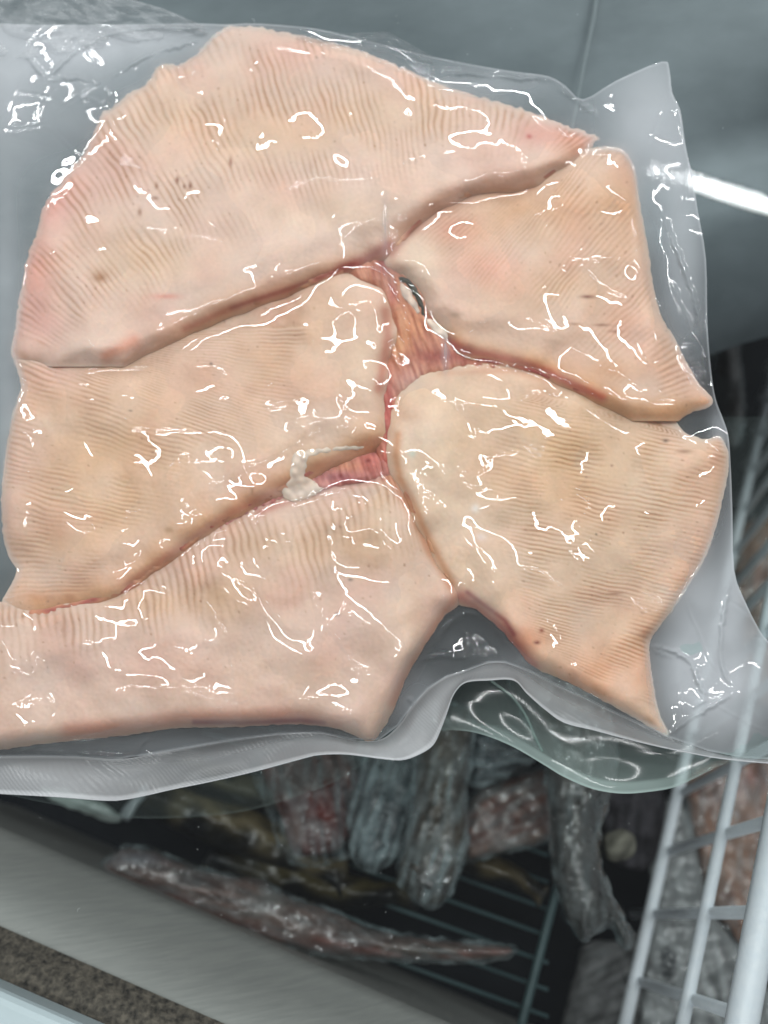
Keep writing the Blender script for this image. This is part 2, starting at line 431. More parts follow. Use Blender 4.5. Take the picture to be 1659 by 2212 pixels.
# ------------------------------------------------------------------ blurred packs in the freezer
def paint(U, V, base, blobs=(), stains_shade=()):
    C = np.broadcast_to(lin(base), U.shape + (3,)).copy()
    for (u, v, r, col, k) in blobs:
        ru, rv = (r if isinstance(r, tuple) else (r, r))
        w = k * (0.8 if ru > 45 else 1.0) * np.exp(-(((U - u) / ru) ** 2 + ((V - v) / rv) ** 2)); C += (lin(col) - C) * w[..., None]
    for (pl, r, col, k) in stains_shade:
        pl = np.array(pl, float); lo = pl.min(0) - 4 * r; hi = pl.max(0) + 4 * r
        ys = np.where((V[:, 0] > lo[1]) & (V[:, 0] < hi[1]))[0]; xs = np.where((U[0] > lo[0]) & (U[0] < hi[0]))[0]
        if len(ys) < 2 or len(xs) < 2: continue
        sl = (slice(ys[0], ys[-1] + 1), slice(xs[0], xs[-1] + 1))
        d, _, _ = seg_dist(U[sl], V[sl], pl, False)
        w = k * np.exp(-(d / r) ** 2); C[sl] += (lin(col) - C[sl]) * w[..., None]
    return C
def lump(name, outline, z, H, w, base, blobs, stains_shade, parent, mat, step=5.0, rough=0.0007, seed=1, grow=0, haze=None, wl=14, stripes=None):
    """a rounded body on the level z with a traced outline; its height swells from the rim"""
    o = spline(outline, 4, True); lo = o.min(0) - 30 - grow; hi = o.max(0) + 30 + grow
    U, V = np.meshgrid(np.arange(lo[0], hi[0], step), np.arange(lo[1], hi[1], step))
    sd = sdf(U, V, o) + grow
    sd += band_noise(U.shape, 10, seed + 50) * (1.6 if grow else 1.0)
    t = np.clip(sd / (w * 1.3), 0, 1); h = 0.62 * H * np.sqrt(1 - (1 - t) ** 2 + 1e-6)
    h += rough * band_noise(U.shape, wl, seed) * sstep(0, w * 0.4, sd) + 0.12 * rough * band_noise(U.shape, 6, seed + 9) * sstep(0, w * .3, sd)
    C = paint(U, V, base, blobs, stains_shade)
    oc = o - o.mean(0); ev = np.linalg.svd(oc, full_matrices=False)[2][0]; ang = math.atan2(ev[1], ev[0])
    sk = streak_noise(U.shape, 40, 6, ang, seed + 3); wh = np.clip(streak_noise(U.shape, 30, 5, ang + 0.25, seed + 7) - 1.3, 0, 1.5)
    C *= np.clip(1 + 0.20 * sk + 0.08 * band_noise(U.shape, 9, seed + 4), 0.3, 1.8)[..., None]
    C += (lin((190, 200, 204)) - C) * np.clip(0.14 * wh, 0, 0.4)[..., None]  # pale streaks painted in as highlights on the wrap
    if stripes is not None: C = stripes(U, V, sd, C)
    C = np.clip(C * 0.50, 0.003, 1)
    at = {'Col': C}
    if haze is not None:
        at = {'haze': np.clip(haze * np.clip(1 + 0.9 * streak_noise(U.shape, 30, 7, ang + 0.15, seed + 6), 0.05, 3) + 0.40 * np.exp(-(sd / 8) ** 2) * np.clip(0.6 + 0.5 * band_noise(U.shape, 14, seed + 8), 0, 1.3), 0.01, 0.8)}
    zz = np.maximum(h, 0.0003)
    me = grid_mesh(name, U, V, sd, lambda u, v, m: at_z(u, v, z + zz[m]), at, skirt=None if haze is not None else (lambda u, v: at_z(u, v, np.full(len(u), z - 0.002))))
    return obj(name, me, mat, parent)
def pack(name, label, cat, outline, z, H, w, base, blobs, stains_shade, seed, haze=0.10, grow=10, group=None, body='fillet', **k):
    r = thing(name, label, cat, group)
    lump(body, outline, z, H, w, base, blobs, stains_shade, r, M_FISH, seed=seed, **k)
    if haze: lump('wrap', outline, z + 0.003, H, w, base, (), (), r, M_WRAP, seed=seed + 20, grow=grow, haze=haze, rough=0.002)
    q = np.mean(outline, 0); base_at(r, tuple(at_z(q[0], q[1], z)))
    return r
GRP = 'wrapped fish lying in the freezer'
# dark gold striped fish under the rest
def fish(label, spine, rad, z, gold, seed):
    sp = resample(spline(spine, 8), 46); t = np.linspace(0, 1, 46)
    prof = rad * (np.sin(np.pi * np.clip(t * 0.93 + 0.05, 0, 1)) ** 0.6) * (1 - 0.35 * t)
    prof[-6:] = np.linspace(prof[-7], rad * 0.75, 6)
    tn = np.gradient(sp, axis=0); tn /= np.linalg.norm(tn, axis=1)[:, None]; nn = np.stack([-tn[:, 1], tn[:, 0]], 1)
    out = np.concatenate([sp + nn * prof[:, None], (sp - nn * prof[:, None])[::-1]])[::3]
    def st(U, V, sd, C):
        d, _, T = seg_dist(U, V, sp, False)
        side = sdf(U, V, np.concatenate([sp, (sp - nn * 400)[::-1]]))
        g = band_noise(U.shape, 26, seed)
        k = np.exp(-((side + 12 * g - rad * 0.25) / (rad * 0.40)) ** 2) * sstep(0, 20, T) 
        C = C + (lin(gold) - C) * np.clip(k * 0.8, 0, 1)[..., None]
        k2 = np.exp(-((side - rad * .75 + 4 * g) / (rad * 0.16)) ** 2); C = C + (lin(gold) * 0.8 - C) * np.clip(k2 * .7, 0, 1)[..., None]
        return C
    r = thing('striped_fish', label, 'fish', 'gold striped dark fish')
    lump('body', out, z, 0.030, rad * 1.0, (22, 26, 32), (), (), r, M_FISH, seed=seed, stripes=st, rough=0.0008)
    base_at(r, tuple(at_z(*sp[20], z)))
fish('dark striped fish with broad golden flank left of the red fillet pack', [(255, 1690), (400, 1745), (520, 1795), (640, 1850), (760, 1900)], 66, -0.345, (182, 164, 126), 31)
fish('dark fish with pale gold streak just below the frosted seal strip', [(330, 1640), (440, 1680), (560, 1715), (660, 1750)], 50, -0.338, (168, 160, 132), 32)
fish('olive dark fish under the long silver fillet and brown wrapped tail', [(440, 1850), (560, 1885), (680, 1915), (800, 1930), (900, 1925)], 56, -0.352, (120, 108, 72), 33)
fish('dark fish with tan belly right of the plastic wrapped brown tail', [(960, 1850), (1050, 1872), (1120, 1900), (1180, 1940)], 36, -0.345, (128, 112, 78), 34)
# white folded packet at the left
r = thing('white_packet', 'white folded plastic packet peeking out under the frosted seal strip', 'packet')
lump('sheet', [(90, 1700), (170, 1712), (240, 1745), (262, 1768), (240, 1776), (180, 1756), (110, 1728)], -0.300, 0.008, 18, (206, 218, 212), (), (), r, M_FISH, seed=40)
lump('folded_edge', [(268, 1770), (262, 1756), (292, 1712), (318, 1690), (320, 1712), (298, 1745), (280, 1774)], -0.296, 0.009, 10, (200, 208, 212), (), (), r, M_FISH, seed=41)
base_at(r, tuple(at_z(250, 1760, -0.3)))

pack('fish_pack', 'long silver grey fillet pack with red lower edge above steel ledge', 'fish pack',
     [(222, 1870), (262, 1836), (315, 1834), (425, 1874), (500, 1892), (565, 1900), (625, 1940), (700, 1962), (829, 2012), (980, 2034), (1100, 2044), (1092, 2068), (980, 2076), (829, 2070), (700, 2062), (550, 2020), (450, 1985), (320, 1928), (250, 1916), (222, 1898)],
     -0.262, 0.026, 40, (132, 108, 100),
     [(300, 1855, (60, 18), (150, 154, 164), .8), (420, 1890, (70, 22), (96, 98, 100), .7), (590, 1940, (40, 22), (172, 172, 168), .7), (800, 2035, 90, (84, 84, 84), .6), (560, 1965, (40, 12), (176, 172, 168), .7)],
     [([(228, 1898), (300, 1920), (400, 1955)], 14, (150, 84, 74), .9), ([(400, 1960), (500, 1990), (620, 2030), (720, 2052)], 12, (150, 112, 104), .8), ([(680, 2030), (760, 2048), (860, 2058)], 9, (168, 108, 98), .7), ([(960, 2062), (1095, 2056)], 6, (140, 84, 74), .7), ([(829, 2050), (980, 2054)], 8, (140, 132, 122), .7)],
     51, 0.05, 8, GRP)
pack('fish_pack', 'dark red fillet in a clear pouch left of the crumpled frosty pouch', 'fish pack',
     [(565, 1660), (600, 1625), (700, 1610), (775, 1640), (765, 1735), (745, 1820), (715, 1842), (640, 1846), (612, 1790), (598, 1745)],
     -0.300, 0.026, 34, (140, 84, 78),
     [(690, 1745, (38, 34), (158, 62, 54), .85), (630, 1690, (40, 40), (112, 90, 84), .6), (690, 1815, (40, 22), (140, 88, 84), .6), (700, 1660, (60, 30), (120, 100, 96), .6), (640, 1790, (16, 40), (150, 128, 112), .5)], [],
     52, 0.14, 24, GRP)
pack('fish_pack', 'crumpled frosty clear pouch between red fillet and brown wrapped tail', 'fish pack',
     [(775, 1600), (905, 1590), (898, 1690), (880, 1780), (850, 1846), (806, 1876), (770, 1850), (764, 1770), (772, 1690)],
     -0.285, 0.026, 30, (96, 108, 112),
     [(830, 1770, (30, 40), (62, 70, 76), .8), (785, 1790, (12, 60), (168, 184, 186), .8), (830, 1660, (50, 30), (140, 158, 158), .7), (810, 1850, (40, 20), (150, 164, 168), .7)], [],
     53, 0.26, 12, GRP)
pack('fish_pack', 'brown fish tail in shiny clear wrap hanging in the middle', 'fish pack',
     [(905, 1540), (1010, 1535), (1014, 1640), (1002, 1720), (1008, 1800), (1004, 1850), (984, 1900), (958, 1946), (918, 1956), (878, 1920), (862, 1888), (884, 1790), (896, 1690)],
     -0.270, 0.028, 34, (92, 82, 70),
     [(950, 1690, (30, 80), (122, 106, 84), .7), (930, 1910, (40, 40), (74, 80, 82), .85), (900, 1800, (20, 60), (84, 78, 72), .6), (960, 1600, (30, 50), (118, 108, 92), .7)],
     [([(915, 1650), (925, 1780)], 4, (60, 54, 48), .8), ([(960, 1640), (950, 1800)], 4, (66, 58, 50), .8), ([(985, 1640), (975, 1790)], 4, (70, 60, 52), .8)],
     54, 0.16, 8, GRP, body='tail')
pack('fish_pack', 'pinkish brown meat block in clear pouch left of long grey fish', 'fish pack',
     [(1010, 1735), (1075, 1692), (1190, 1660), (1196, 1740), (1180, 1815), (1090, 1836), (1004, 1852)],
     -0.318, 0.026, 26, (138, 98, 88),
     [(1110, 1750, (60, 34), (128, 80, 68), .7)], [([(1005, 1842), (1090, 1826), (1178, 1806)], 14, (190, 160, 146), .8), ([(1015, 1740), (1075, 1700)], 8, (150, 140, 134), .7)],
     55, 0.10, 8, GRP)
pack('fish_pack', 'bluish crumpled clear pouch under the greenish pouch rim', 'fish pack',
     [(1012, 1590), (1090, 1580), (1165, 1600), (1150, 1640), (1080, 1678), (1015, 1690)],
     -0.300, 0.022, 26, (58, 70, 78), [(1060, 1630, (30, 30), (96, 110, 118), .7)], [], 56, 0.22, 8, GRP)
pack('grey_fish', 'long grey whole fish with dark forked tail left of the basket', 'fish',
     [(1100, 1440), (1270, 1430), (1320, 1560), (1330, 1650), (1308, 1740), (1290, 1830), (1310, 1910), (1345, 1985), (1362, 2020), (1350, 2052), (1322, 1998), (1290, 2010), (1262, 2030), (1226, 1985), (1198, 1900), (1186, 1760), (1172, 1640)],
     -0.262, 0.034, 46, (86, 84, 82),
     [(1235, 1800, (24, 130), (112, 110, 106), .8), (1300, 1980, (50, 60), (52, 54, 48), .85), (1205, 1900, (18, 120), (62, 62, 60), .7), (1220, 1560, (60, 90), (92, 78, 66), .7), (1320, 1700, (20, 60), (52, 58, 64), .7)],
     [], 57, 0.05, 6, GRP, body='body')
# frosted bags
def frosted(label, out, z, H, w, seed, base=(122, 122, 124)):
    r = thing('frosted_bag', label, 'bag', 'frost covered bags')
    lump('sack', out, z, H, w, base, (), (), r, M_FROSTED, seed=seed, rough=0.003, wl=18)
    q = np.mean(out, 0); base_at(r, tuple(at_z(q[0], q[1], z)))
M_FROSTED = flesh_material('frosted plastic', 0.8, 0.0)
frosted('grey frost covered bag below the dark forked fish tail', [(1240, 2110), (1262, 2040), (1330, 2030), (1400, 2010), (1480, 2040), (1520, 2150), (1540, 2320), (1200, 2330), (1210, 2220)], -0.45, 0.03, 60, 61, (136, 136, 136))
frosted('purple grey frosty bag right of the long grey fish', [(1316, 1700), (1420, 1690), (1440, 1760), (1424, 1850), (1380, 1880), (1312, 1850), (1306, 1770)], -0.43, 0.03, 40, 62, (96, 92, 98))
frosted('pale frost lump between grey fish and basket wires', [(1305, 1806), (1340, 1790), (1368, 1806), (1372, 1840), (1340, 1862), (1308, 1850)], -0.296, 0.018, 20, 63, (150, 146, 132))
# packs inside the basket
def ray_pack(label, out, z, seed, base=(176, 128, 104), blobs=()):
    r = thing('ray_wing_pack', label, 'fish pack', 'ray wing packs in the basket')
    lump('wing', out, z, 0.026, 50, base, blobs, (), r, M_FISH, seed=seed)
    lump('pouch', out, z + 0.004, 0.026, 55, base, (), (), r, M_WRAP, seed=seed + 30, grow=26, haze=0.09, rough=0.0016)
    q = np.mean(out, 0); base_at(r, tuple(at_z(q[0], q[1], z)))
    return r
ray_pack('orange pink ray wing pack in the basket beside the thick rim', [(1478, 1690), (1530, 1650), (1640, 1640), (1780, 1660), (1780, 2100), (1660, 2120), (1600, 2040), (1540, 1960), (1510, 1850), (1490, 1770)], -0.440, 71, (178, 128, 102),
         [(1560, 1700, (60, 40), (150, 96, 84), .7), (1640, 1680, (50, 30), (170, 104, 96), .7), (1580, 1850, (60, 80), (176, 130, 98), .6)])
ray_pack('orange ray wing pack at the far end of the basket', [(1590, 1180), (1650, 1110), (1800, 1080), (1850, 1500), (1640, 1520), (1600, 1400)], -0.450, 72, (182, 138, 112), [(1650, 1250, 40, (160, 104, 92), .6)])
cp = thing('clear_pouch', 'greyish clear pouch with handwritten marks behind the basket wires', 'pouch')
lump('sheet', [(1420, 1740), (1490, 1760), (1530, 1950), (1620, 2080), (1700, 2230), (1640, 2330), (1400, 2320), (1385, 2150), (1400, 1950)], -0.430, 0.012, 40, (156, 160, 160), [(1520, 2050, 60, (172, 176, 176), .6)], (), cp, M_FISH, seed=73)
def ink(pts):
    q = np.array([at_z(u, v, -0.4165) for u, v in pts]); tube('ink_mark', q, 0.0011, M_INK, cp, 6)
ink([(1435, 2045), (1443, 2048), (1446, 2058), (1440, 2066), (1434, 2058), (1432, 2066), (1436, 2076)])
ink([(1452, 2056), (1460, 2064), (1458, 2078), (1450, 2080), (1446, 2070)])
ink([(1430, 2086), (1438, 2082), (1446, 2090), (1458, 2092)]); ink([(1432, 2104), (1448, 2102), (1458, 2104)])
base_at(cp, tuple(at_z(1480, 2100, -0.43)))
# far dark fish at the right edge
pack('fish_pack', 'dim brown fish at the right beside the lid corner flap', 'fish pack', [(1540, 690), (1580, 700), (1600, 800), (1605, 900), (1590, 960), (1560, 940), (1548, 820)], -0.33, 0.02, 26, (72, 62, 58), [], [], 58, 0.06, 6, GRP)

# ------------------------------------------------------------------ the glass lid
lid = thing('glass_lid', 'clear sloping glass lid of the freezer under the vacuum pack', 'lid')
slab('pane', PL([(-900, -700), (2600, -700), (2500, 2700), (-900, 2700)], -0.0012), 0.005, M_GLASS, lid, 0.0005)
for k in range(46):
    u, v = random.uniform(20, 1640), random.choice([random.uniform(1720, 2200), random.uniform(1720, 2200), random.uniform(20, 300)])
    a = random.uniform(0, 6.28); l = random.uniform(0.5, 2.2) * (4 if k % 12 == 0 else 1)
    tube('dust_speck', PL([(u, v), (u + l * math.cos(a), v + l * math.sin(a)), (u + 1.6 * l * math.cos(a + .5), v + 1.6 * l * math.sin(a + .5))], -0.0009), 0.00012, M_DUST, lid, 5)
base_at(lid, (0, 0, -0.005))

# ------------------------------------------------------------------ the ray wings
ST = 2.5
GU, GV = np.meshgrid(np.arange(-70, 1722, ST), np.arange(-45, 1722, ST))
SH = GU.shape
MEAT = np.zeros(SH)
def sub(lo, hi):
    x0 = max(int((lo[0] - GU[0, 0]) / ST) - 8, 0); x1 = min(int((hi[0] - GU[0, 0]) / ST) + 9, SH[1])
    y0 = max(int((lo[1] - GV[0, 0]) / ST) - 8, 0); y1 = min(int((hi[1] - GV[0, 0]) / ST) + 9, SH[0])
    return slice(y0, y1), slice(x0, x1)
def ruled(U, V, inner, outer):
    """s along the wing, t from the thick inner edge (0) to the thin fringe (1)"""
    a = resample(spline(inner, 8), 1500); b = resample(spline(outer, 8), 1500)
    s = np.linspace(0, 1, 1500)[:, None]; t = np.linspace(-0.35, 1.3, 620)[None]
    x = a[:, :1] * (1 - t) + b[:, :1] * t; y = a[:, 1:] * (1 - t) + b[:, 1:] * t
    ix = np.round((x - U[0, 0]) / ST).astype(int); iy = np.round((y - V[0, 0]) / ST).astype(int)
    ok = (ix >= 0) & (iy >= 0) & (ix < U.shape[1]) & (iy < U.shape[0])
    SS = np.zeros(U.shape); TT = np.zeros(U.shape); NN = np.zeros(U.shape)
    sb = np.broadcast_to(s, x.shape); tb = np.broadcast_to(t, x.shape)
    pr = np.where((tb > -0.02) & (tb < 1.02), 1.0, 0.02)
    np.add.at(SS, (iy[ok], ix[ok]), sb[ok] * pr[ok]); np.add.at(TT, (iy[ok], ix[ok]), tb[ok] * pr[ok]); np.add.at(NN, (iy[ok], ix[ok]), pr[ok])
    m = NN > 0; SS[m] /= NN[m]; TT[m] /= NN[m]; w = m.astype(float)
    for _ in range(60):
        if (w > 0).all(): break
        bw = box(w, 2) ; bs = box(SS * w, 2); bt = box(TT * w, 2); e = (w == 0) & (bw > 1e-6)
        SS[e] = bs[e] / bw[e]; TT[e] = bt[e] / bw[e]; w[e] = 1
    return box(box(SS, 1), 1), np.clip(box(box(TT, 2), 2), -0.3, 1.3)
GROOVES = [
    [(838, 548), (750, 576), (625, 626), (475, 676), (350, 736), (250, 771), (55, 769)],
    [(815, 952), (700, 1004), (600, 1060), (500, 1108), (425, 1158), (350, 1212), (280, 1265), (225, 1289), (95, 1322), (0, 1328)],
    [(1430, 898), (1355, 884), (1240, 836), (1120, 790), (1000, 770)],
    [(845, 546), (930, 454), (1030, 408), (1145, 396), (1225, 346)],
    [(832, 830), (834, 900), (836, 960), (842, 1020)], [(940, 806), (890, 840), (850, 880)], [(838, 640), (845, 740)],
    [(860, 1035), (887, 1080), (927, 1170), (980, 1270)]]
def wing(label, outline, inner, outer, H, wr, rays, base, blobs, stains_shade, seed, frill=0.7, ray_col=(186, 142, 104), ray_t=(0.15, 0.45), ray_amt=0.5, tilt=None):  # groove bands: real blood red plus tan shading painted into the gaps
    o = spline(outline, 5, True); sl = sub(o.min(0), o.max(0)); U, V = GU[sl], GV[sl]
    s, t = ruled(U, V, inner, outer)
    tc = np.clip(t, 0, 1)
    gd = np.full(U.shape, 1e6)
    for g in GROOVES: gd = np.minimum(gd, seg_dist(U, V, np.array(g, float), False)[0])
    near = sstep(70, 15, gd); wide = sstep(190, 20, gd)
    sd = sdf(U, V, o) + 2 + 25 * near + 2.2 * near * band_noise(U.shape, 34, seed + 14) + frill * (1 - near) * (0.8 * band_noise(U.shape, 12, seed + 1) + 0.35 * np.cos(2 * np.pi * rays * s) * sstep(0.6, 1.0, tc))
    Hm = 0.80 * H[0] + 0.76 * (H[1] - H[0]) * (1 - (1 - np.clip(tc * 1.05 - 0.02, 0, 1)) ** 1.7) + 0.0012 * band_noise(U.shape, 110, seed + 3) + 0.0003 * band_noise(U.shape, 34, seed + 4)
    w = np.maximum(wr[0] + (wr[1] - wr[0]) * sstep(0.0, 0.8, tc), 34 + 105 * wide)
    q = np.clip(sd / w, 0, 1); h = np.maximum(Hm, 0.0032) * (1 - (1 - q) ** 2.3 + 1e-5) ** 0.62
    h = box(box(h, 3), 3)
    warp = 0.20 * band_noise(U.shape, 90, seed + 5) + 0.07 * band_noise(U.shape, 30, seed + 12)
    ph = np.cos(2 * np.pi * (rays * s + warp))
    ln = (0.5 + 0.5 * ph) ** 1.7                                        # soft dark lines between the cartilage rays
    rv = np.interp((s * rays).ravel(), np.arange(-5, rays + 6), np.random.default_rng(seed).uniform(0.7, 1.15, rays + 11)).reshape(s.shape)
    ln = ln * rv
    vis = sstep(ray_t[0], ray_t[1], tc) * np.clip(0.56 + 0.42 * band_noise(U.shape, 70, seed + 6) + 0.10 * band_noise(U.shape, 22, seed + 13), 0.0, 1.15) * sstep(0, 12, sd)
    h -= 0.00024 * ln * vis
    h += 0.00003 * band_noise(U.shape, 7, seed + 7) * sstep(2, 14, sd)
    C = paint(U, V, base, blobs, stains_shade)
    C *= (1 + 0.018 * band_noise(U.shape, 40, seed + 8))[..., None] * (1 + np.array((0.010, 0.018, 0.026)) * band_noise(U.shape, 75, seed + 9)[..., None])
    C += (C * lin(ray_col) / lin((226, 196, 168)) - C) * (ray_amt * ln * vis)[..., None]
    # little brown flecks lying in the ray lines
    fk = sstep(1.9, 2.6, band_noise(U.shape, 8, seed + 10)) * ln * sstep(0.2, 0.4, tc)
    C += (lin((150, 104, 74)) - C) * (0.55 * fk)[..., None]
    # translucent paler fringe
    fr = np.exp(-(sd / 9) ** 2) * sstep(0.5, 0.9, tc); C += (lin((222, 204, 188)) - C) * (0.5 * fr)[..., None]
    bl = np.clip(band_noise(U.shape, 95, seed + 15), 0, 2) * 0.5
    C *= 1 + bl[..., None] * np.array((0.02, -0.04, -0.035))
    pale = np.clip(band_noise(U.shape, 80, seed + 16), 0, 2) * 0.10
    C += (lin((228, 208, 192)) - C) * pale[..., None]
    C *= np.array((1.0, 1.02, 1.05))
    hh = np.where(sd > 0, np.maximum(h, 0.0006), 0)
    MEAT[sl] = np.maximum(MEAT[sl], hh)
    zz = np.maximum(h, 0.0006)
    r = thing('ray_wing', label, 'fish', 'pale ray wings in the vacuum pack')
    me = grid_mesh('flesh', U, V, sd, lambda u, v, m: on_lid(u, v, zz[m] + 0.0004), {'Col': np.clip(C, 0.01, 1)}, skirt=lambda u, v: on_lid(u, v, np.full(len(u), 0.0006)))
    obj('flesh', me, M_FLESH, r)
    return r

RED, BLOOD, TAN, PINK, CREAM, ORG = (176, 92, 80), (146, 56, 54), (205, 160, 112), (222, 164, 148), (226, 204, 180), (206, 150, 104)
groove_AC = [(838, 548), (800, 562), (750, 576), (690, 596), (625, 626), (525, 656), (475, 676), (400, 711), (350, 736), (280, 762), (250, 771), (150, 773), (55, 769)]
A_out = [(45, 640), (60, 560), (78, 510), (92, 462), (107, 425), (130, 402), (142, 380), (165, 354), (185, 330), (195, 305), (212, 270), (226, 246), (255, 226), (285, 200), (308, 190), (322, 176), (341, 146), (360, 140), (386, 142), (410, 130), (432, 112), (450, 90), (472, 69), (505, 58), (565, 62), (620, 74), (690, 88), (760, 106), (829, 132), (885, 155), (945, 182), (1000, 200), (1055, 217), (1110, 232), (1170, 254), (1230, 276), (1290, 300)]
A_in = [(1240, 330), (1190, 356), (1145, 388), (1090, 396), (1030, 402), (980, 422), (930, 446), (885, 482), (858, 512)] + groove_AC + [(40, 735), (36, 690)]
wing('largest ray wing fanning across the top of the vacuum pack', A_out + A_in,
     [(140, 765), (300, 740), (480, 655), (640, 590), (780, 520), (850, 470), (960, 400), (1100, 370), (1200, 340)],
     [(38, 720), (45, 640), (92, 462), (165, 354), (255, 226), (341, 146), (472, 69), (690, 88), (885, 155), (1110, 232), (1290, 300)],
     (0.0270, 0.0075), (76, 24), 98, (222, 193, 174),
     [(70, 580, (60, 110), (226, 158, 146), .8), (110, 430, (60, 70), (226, 158, 146), .8), (190, 370, (90, 60), (224, 170, 156), .7), (90, 690, (60, 60), (224, 166, 152), .7), (640, 115, (90, 40), PINK, .55), (250, 350, 60, (224, 180, 164), .5),
      (600, 290, (150, 60), (212, 174, 132), .6), (850, 240, (140, 50), (214, 176, 136), .6), (1170, 290, (70, 34), (224, 158, 142), .8), (1240, 300, (60, 24), (220, 160, 140), .7), (400, 250, (160, 90), (222, 192, 160), .5),
      (720, 460, (150, 50), (224, 198, 172), .6), (300, 560, (160, 60), (214, 180, 144), .6), (215, 600, (14, 9), (142, 96, 64), .8), (212, 592, (22, 16), (176, 132, 96), .6), (498, 350, (4, 11), (140, 80, 54), .9), (411, 402, (4, 8), (138, 84, 56), .9), (398, 403, (3, 5), (140, 90, 60), .8), (383, 389, (4, 8), (138, 84, 56), .9), (338, 402, (4, 7), (150, 100, 66), .8),
      (335, 428, (8, 4), (140, 90, 60), .7), (302, 458, (5, 9), (140, 90, 60), .7), (1143, 295, (6, 5), (190, 90, 84), .8), (360, 640, (30, 6), (210, 130, 112), .6), (620, 665, (60, 20), (206, 168, 150), .3)],
     [(groove_AC[:9], 34, (206, 156, 118), .7), (groove_AC[:8], 9, (182, 108, 86), .6), ([(838, 530), (790, 560), (740, 580)], 15, BLOOD, .75), ([(760, 570), (640, 618), (500, 665)], 5, (150, 70, 62), .5),
      ([(1240, 330), (1145, 388), (1030, 402), (930, 446), (870, 500)], 24, (196, 146, 118), .7), ([(230, 768), (290, 735)], 14, (216, 150, 124), .7)], 101, frill=1.7, ray_t=(0.10, 0.5), ray_amt=0.62)
groove_CE = [(815, 952), (760, 978), (700, 1004), (650, 1032), (600, 1060), (500, 1108), (425, 1158), (350, 1212), (280, 1265), (225, 1289), (150, 1306), (95, 1318)]
C_top = [(60, 776), (150, 779), (252, 778), (290, 766), (360, 739), (480, 685), (530, 663), (630, 633), (690, 608), (745, 600), (790, 608), (818, 632), (832, 672), (838, 725), (830, 790), (826, 840), (820, 890), (822, 930)]
wc = wing('tan ray wing at the left middle with white cartilage on its edge', C_top + groove_CE + [(40, 1305), (25, 1272), (38, 1232), (20, 1200), (8, 1150), (5, 1080), (10, 1005), (18, 950), (30, 892), (46, 842), (55, 800)],
     [(820, 700), (812, 800), (808, 900), (770, 960), (640, 1025), (480, 1110), (340, 1210), (230, 1280)],
     [(420, 712), (280, 768), (100, 782), (48, 840), (18, 950), (5, 1080), (15, 1190), (40, 1290)],
     (0.0260, 0.0100), (62, 26), 74, (219, 186, 162),
     [(250, 960, (170, 110), (208, 166, 118), .65), (560, 790, (130, 70), (212, 170, 134), .6), (240, 1090, (130, 60), (208, 168, 116), .5), (110, 800, (70, 36), (224, 178, 164), .6), (30, 1010, (26, 200), (222, 186, 164), .6), (700, 720, (70, 80), (218, 184, 152), .5),
      (780, 760, (36, 130), (224, 196, 168), .6), (600, 960, (200, 60), (222, 194, 166), .5), (456, 786, (3, 3), (40, 34, 30), .95), (282, 887, (4, 2), (90, 74, 56), .8), (545, 1060, (3, 8), (120, 96, 70), .7), (365, 1145, (10, 8), (166, 136, 104), .7), (150, 1170, (90, 40), (210, 166, 120), .5), (100, 1290, (40, 20), (214, 150, 116), .5)],
     [(groove_CE, 42, (208, 156, 110), .75), (groove_CE[:9], 12, (182, 108, 84), .6), ([(832, 672), (838, 725), (828, 790), (818, 840)], 12, (190, 118, 96), .7), ([(640, 1035), (720, 1000), (800, 965)], 16, (208, 150, 112), .7)], 202)
E_top = [(-60, 1334), (40, 1334), (95, 1328), (200, 1302), (242, 1290), (300, 1260), (380, 1206), (480, 1142), (560, 1104), (640, 1074), (720, 1048), (800, 1036), (842, 1030), (864, 1050), (882, 1092), (904, 1142), (926, 1190), (950, 1232), (975, 1268), (985, 1286)]
wing('pinkish ray wing at the lower left against the frosted seal strip', E_top + [(960, 1326), (928, 1376), (893, 1432), (866, 1488), (846, 1538), (820, 1582), (796, 1600), (740, 1576), (650, 1563), (500, 1569), (375, 1572), (275, 1586), (100, 1604), (0, 1618), (-60, 1624)],
     [(-60, 1600), (100, 1585), (300, 1570), (500, 1560), (650, 1560), (760, 1580), (880, 1440), (960, 1320)],
     [(-60, 1345), (95, 1335), (242, 1300), (380, 1215), (560, 1112), (720, 1056), (830, 1034), (890, 1100)],
     (0.0240, 0.0200), (44, 44), 64, (214, 184, 164),
     [(490, 1290, (60, 55), (202, 158, 110), .75), (800, 1170, (120, 70), (212, 172, 130), .6), (300, 1430, (140, 60), (216, 172, 152), .5), (720, 1390, (60, 90), (218, 176, 158), .5), (330, 1300, (90, 30), (212, 172, 130), .5), (600, 1180, (150, 40), (214, 178, 138), .5), (130, 1450, (130, 80), (212, 184, 168), .6), (640, 1480, (180, 50), (222, 194, 172), .5), (880, 1330, (50, 90), (222, 192, 164), .5),
      (728, 1327, (5, 3), (60, 62, 66), .9), (757, 1252, (5, 3), (70, 64, 56), .8), (830, 1100, (30, 60), (222, 196, 164), .5)],
     [([(150, 1580), (275, 1570), (420, 1552), (620, 1545), (720, 1565)], 20, (202, 146, 124), .8), ([(420, 1560), (520, 1562), (650, 1556), (700, 1562)], 6, (150, 92, 96), .8), ([(985, 1288), (928, 1376), (893, 1432), (850, 1520)], 12, (200, 140, 112), .7), ([(560, 1106), (720, 1050), (840, 1032)], 9, (190, 132, 118), .7), ([(842, 1030), (882, 1092), (926, 1190), (975, 1268)], 10, (192, 130, 90), .7)],
     303, ray_t=(0.45, 0.85), ray_amt=0.6)
groove_BD = [(1538, 864), (1515, 884), (1440, 892), (1355, 884), (1300, 858), (1240, 832), (1180, 802), (1120, 782), (1060, 767), (1000, 757), (965, 738)]
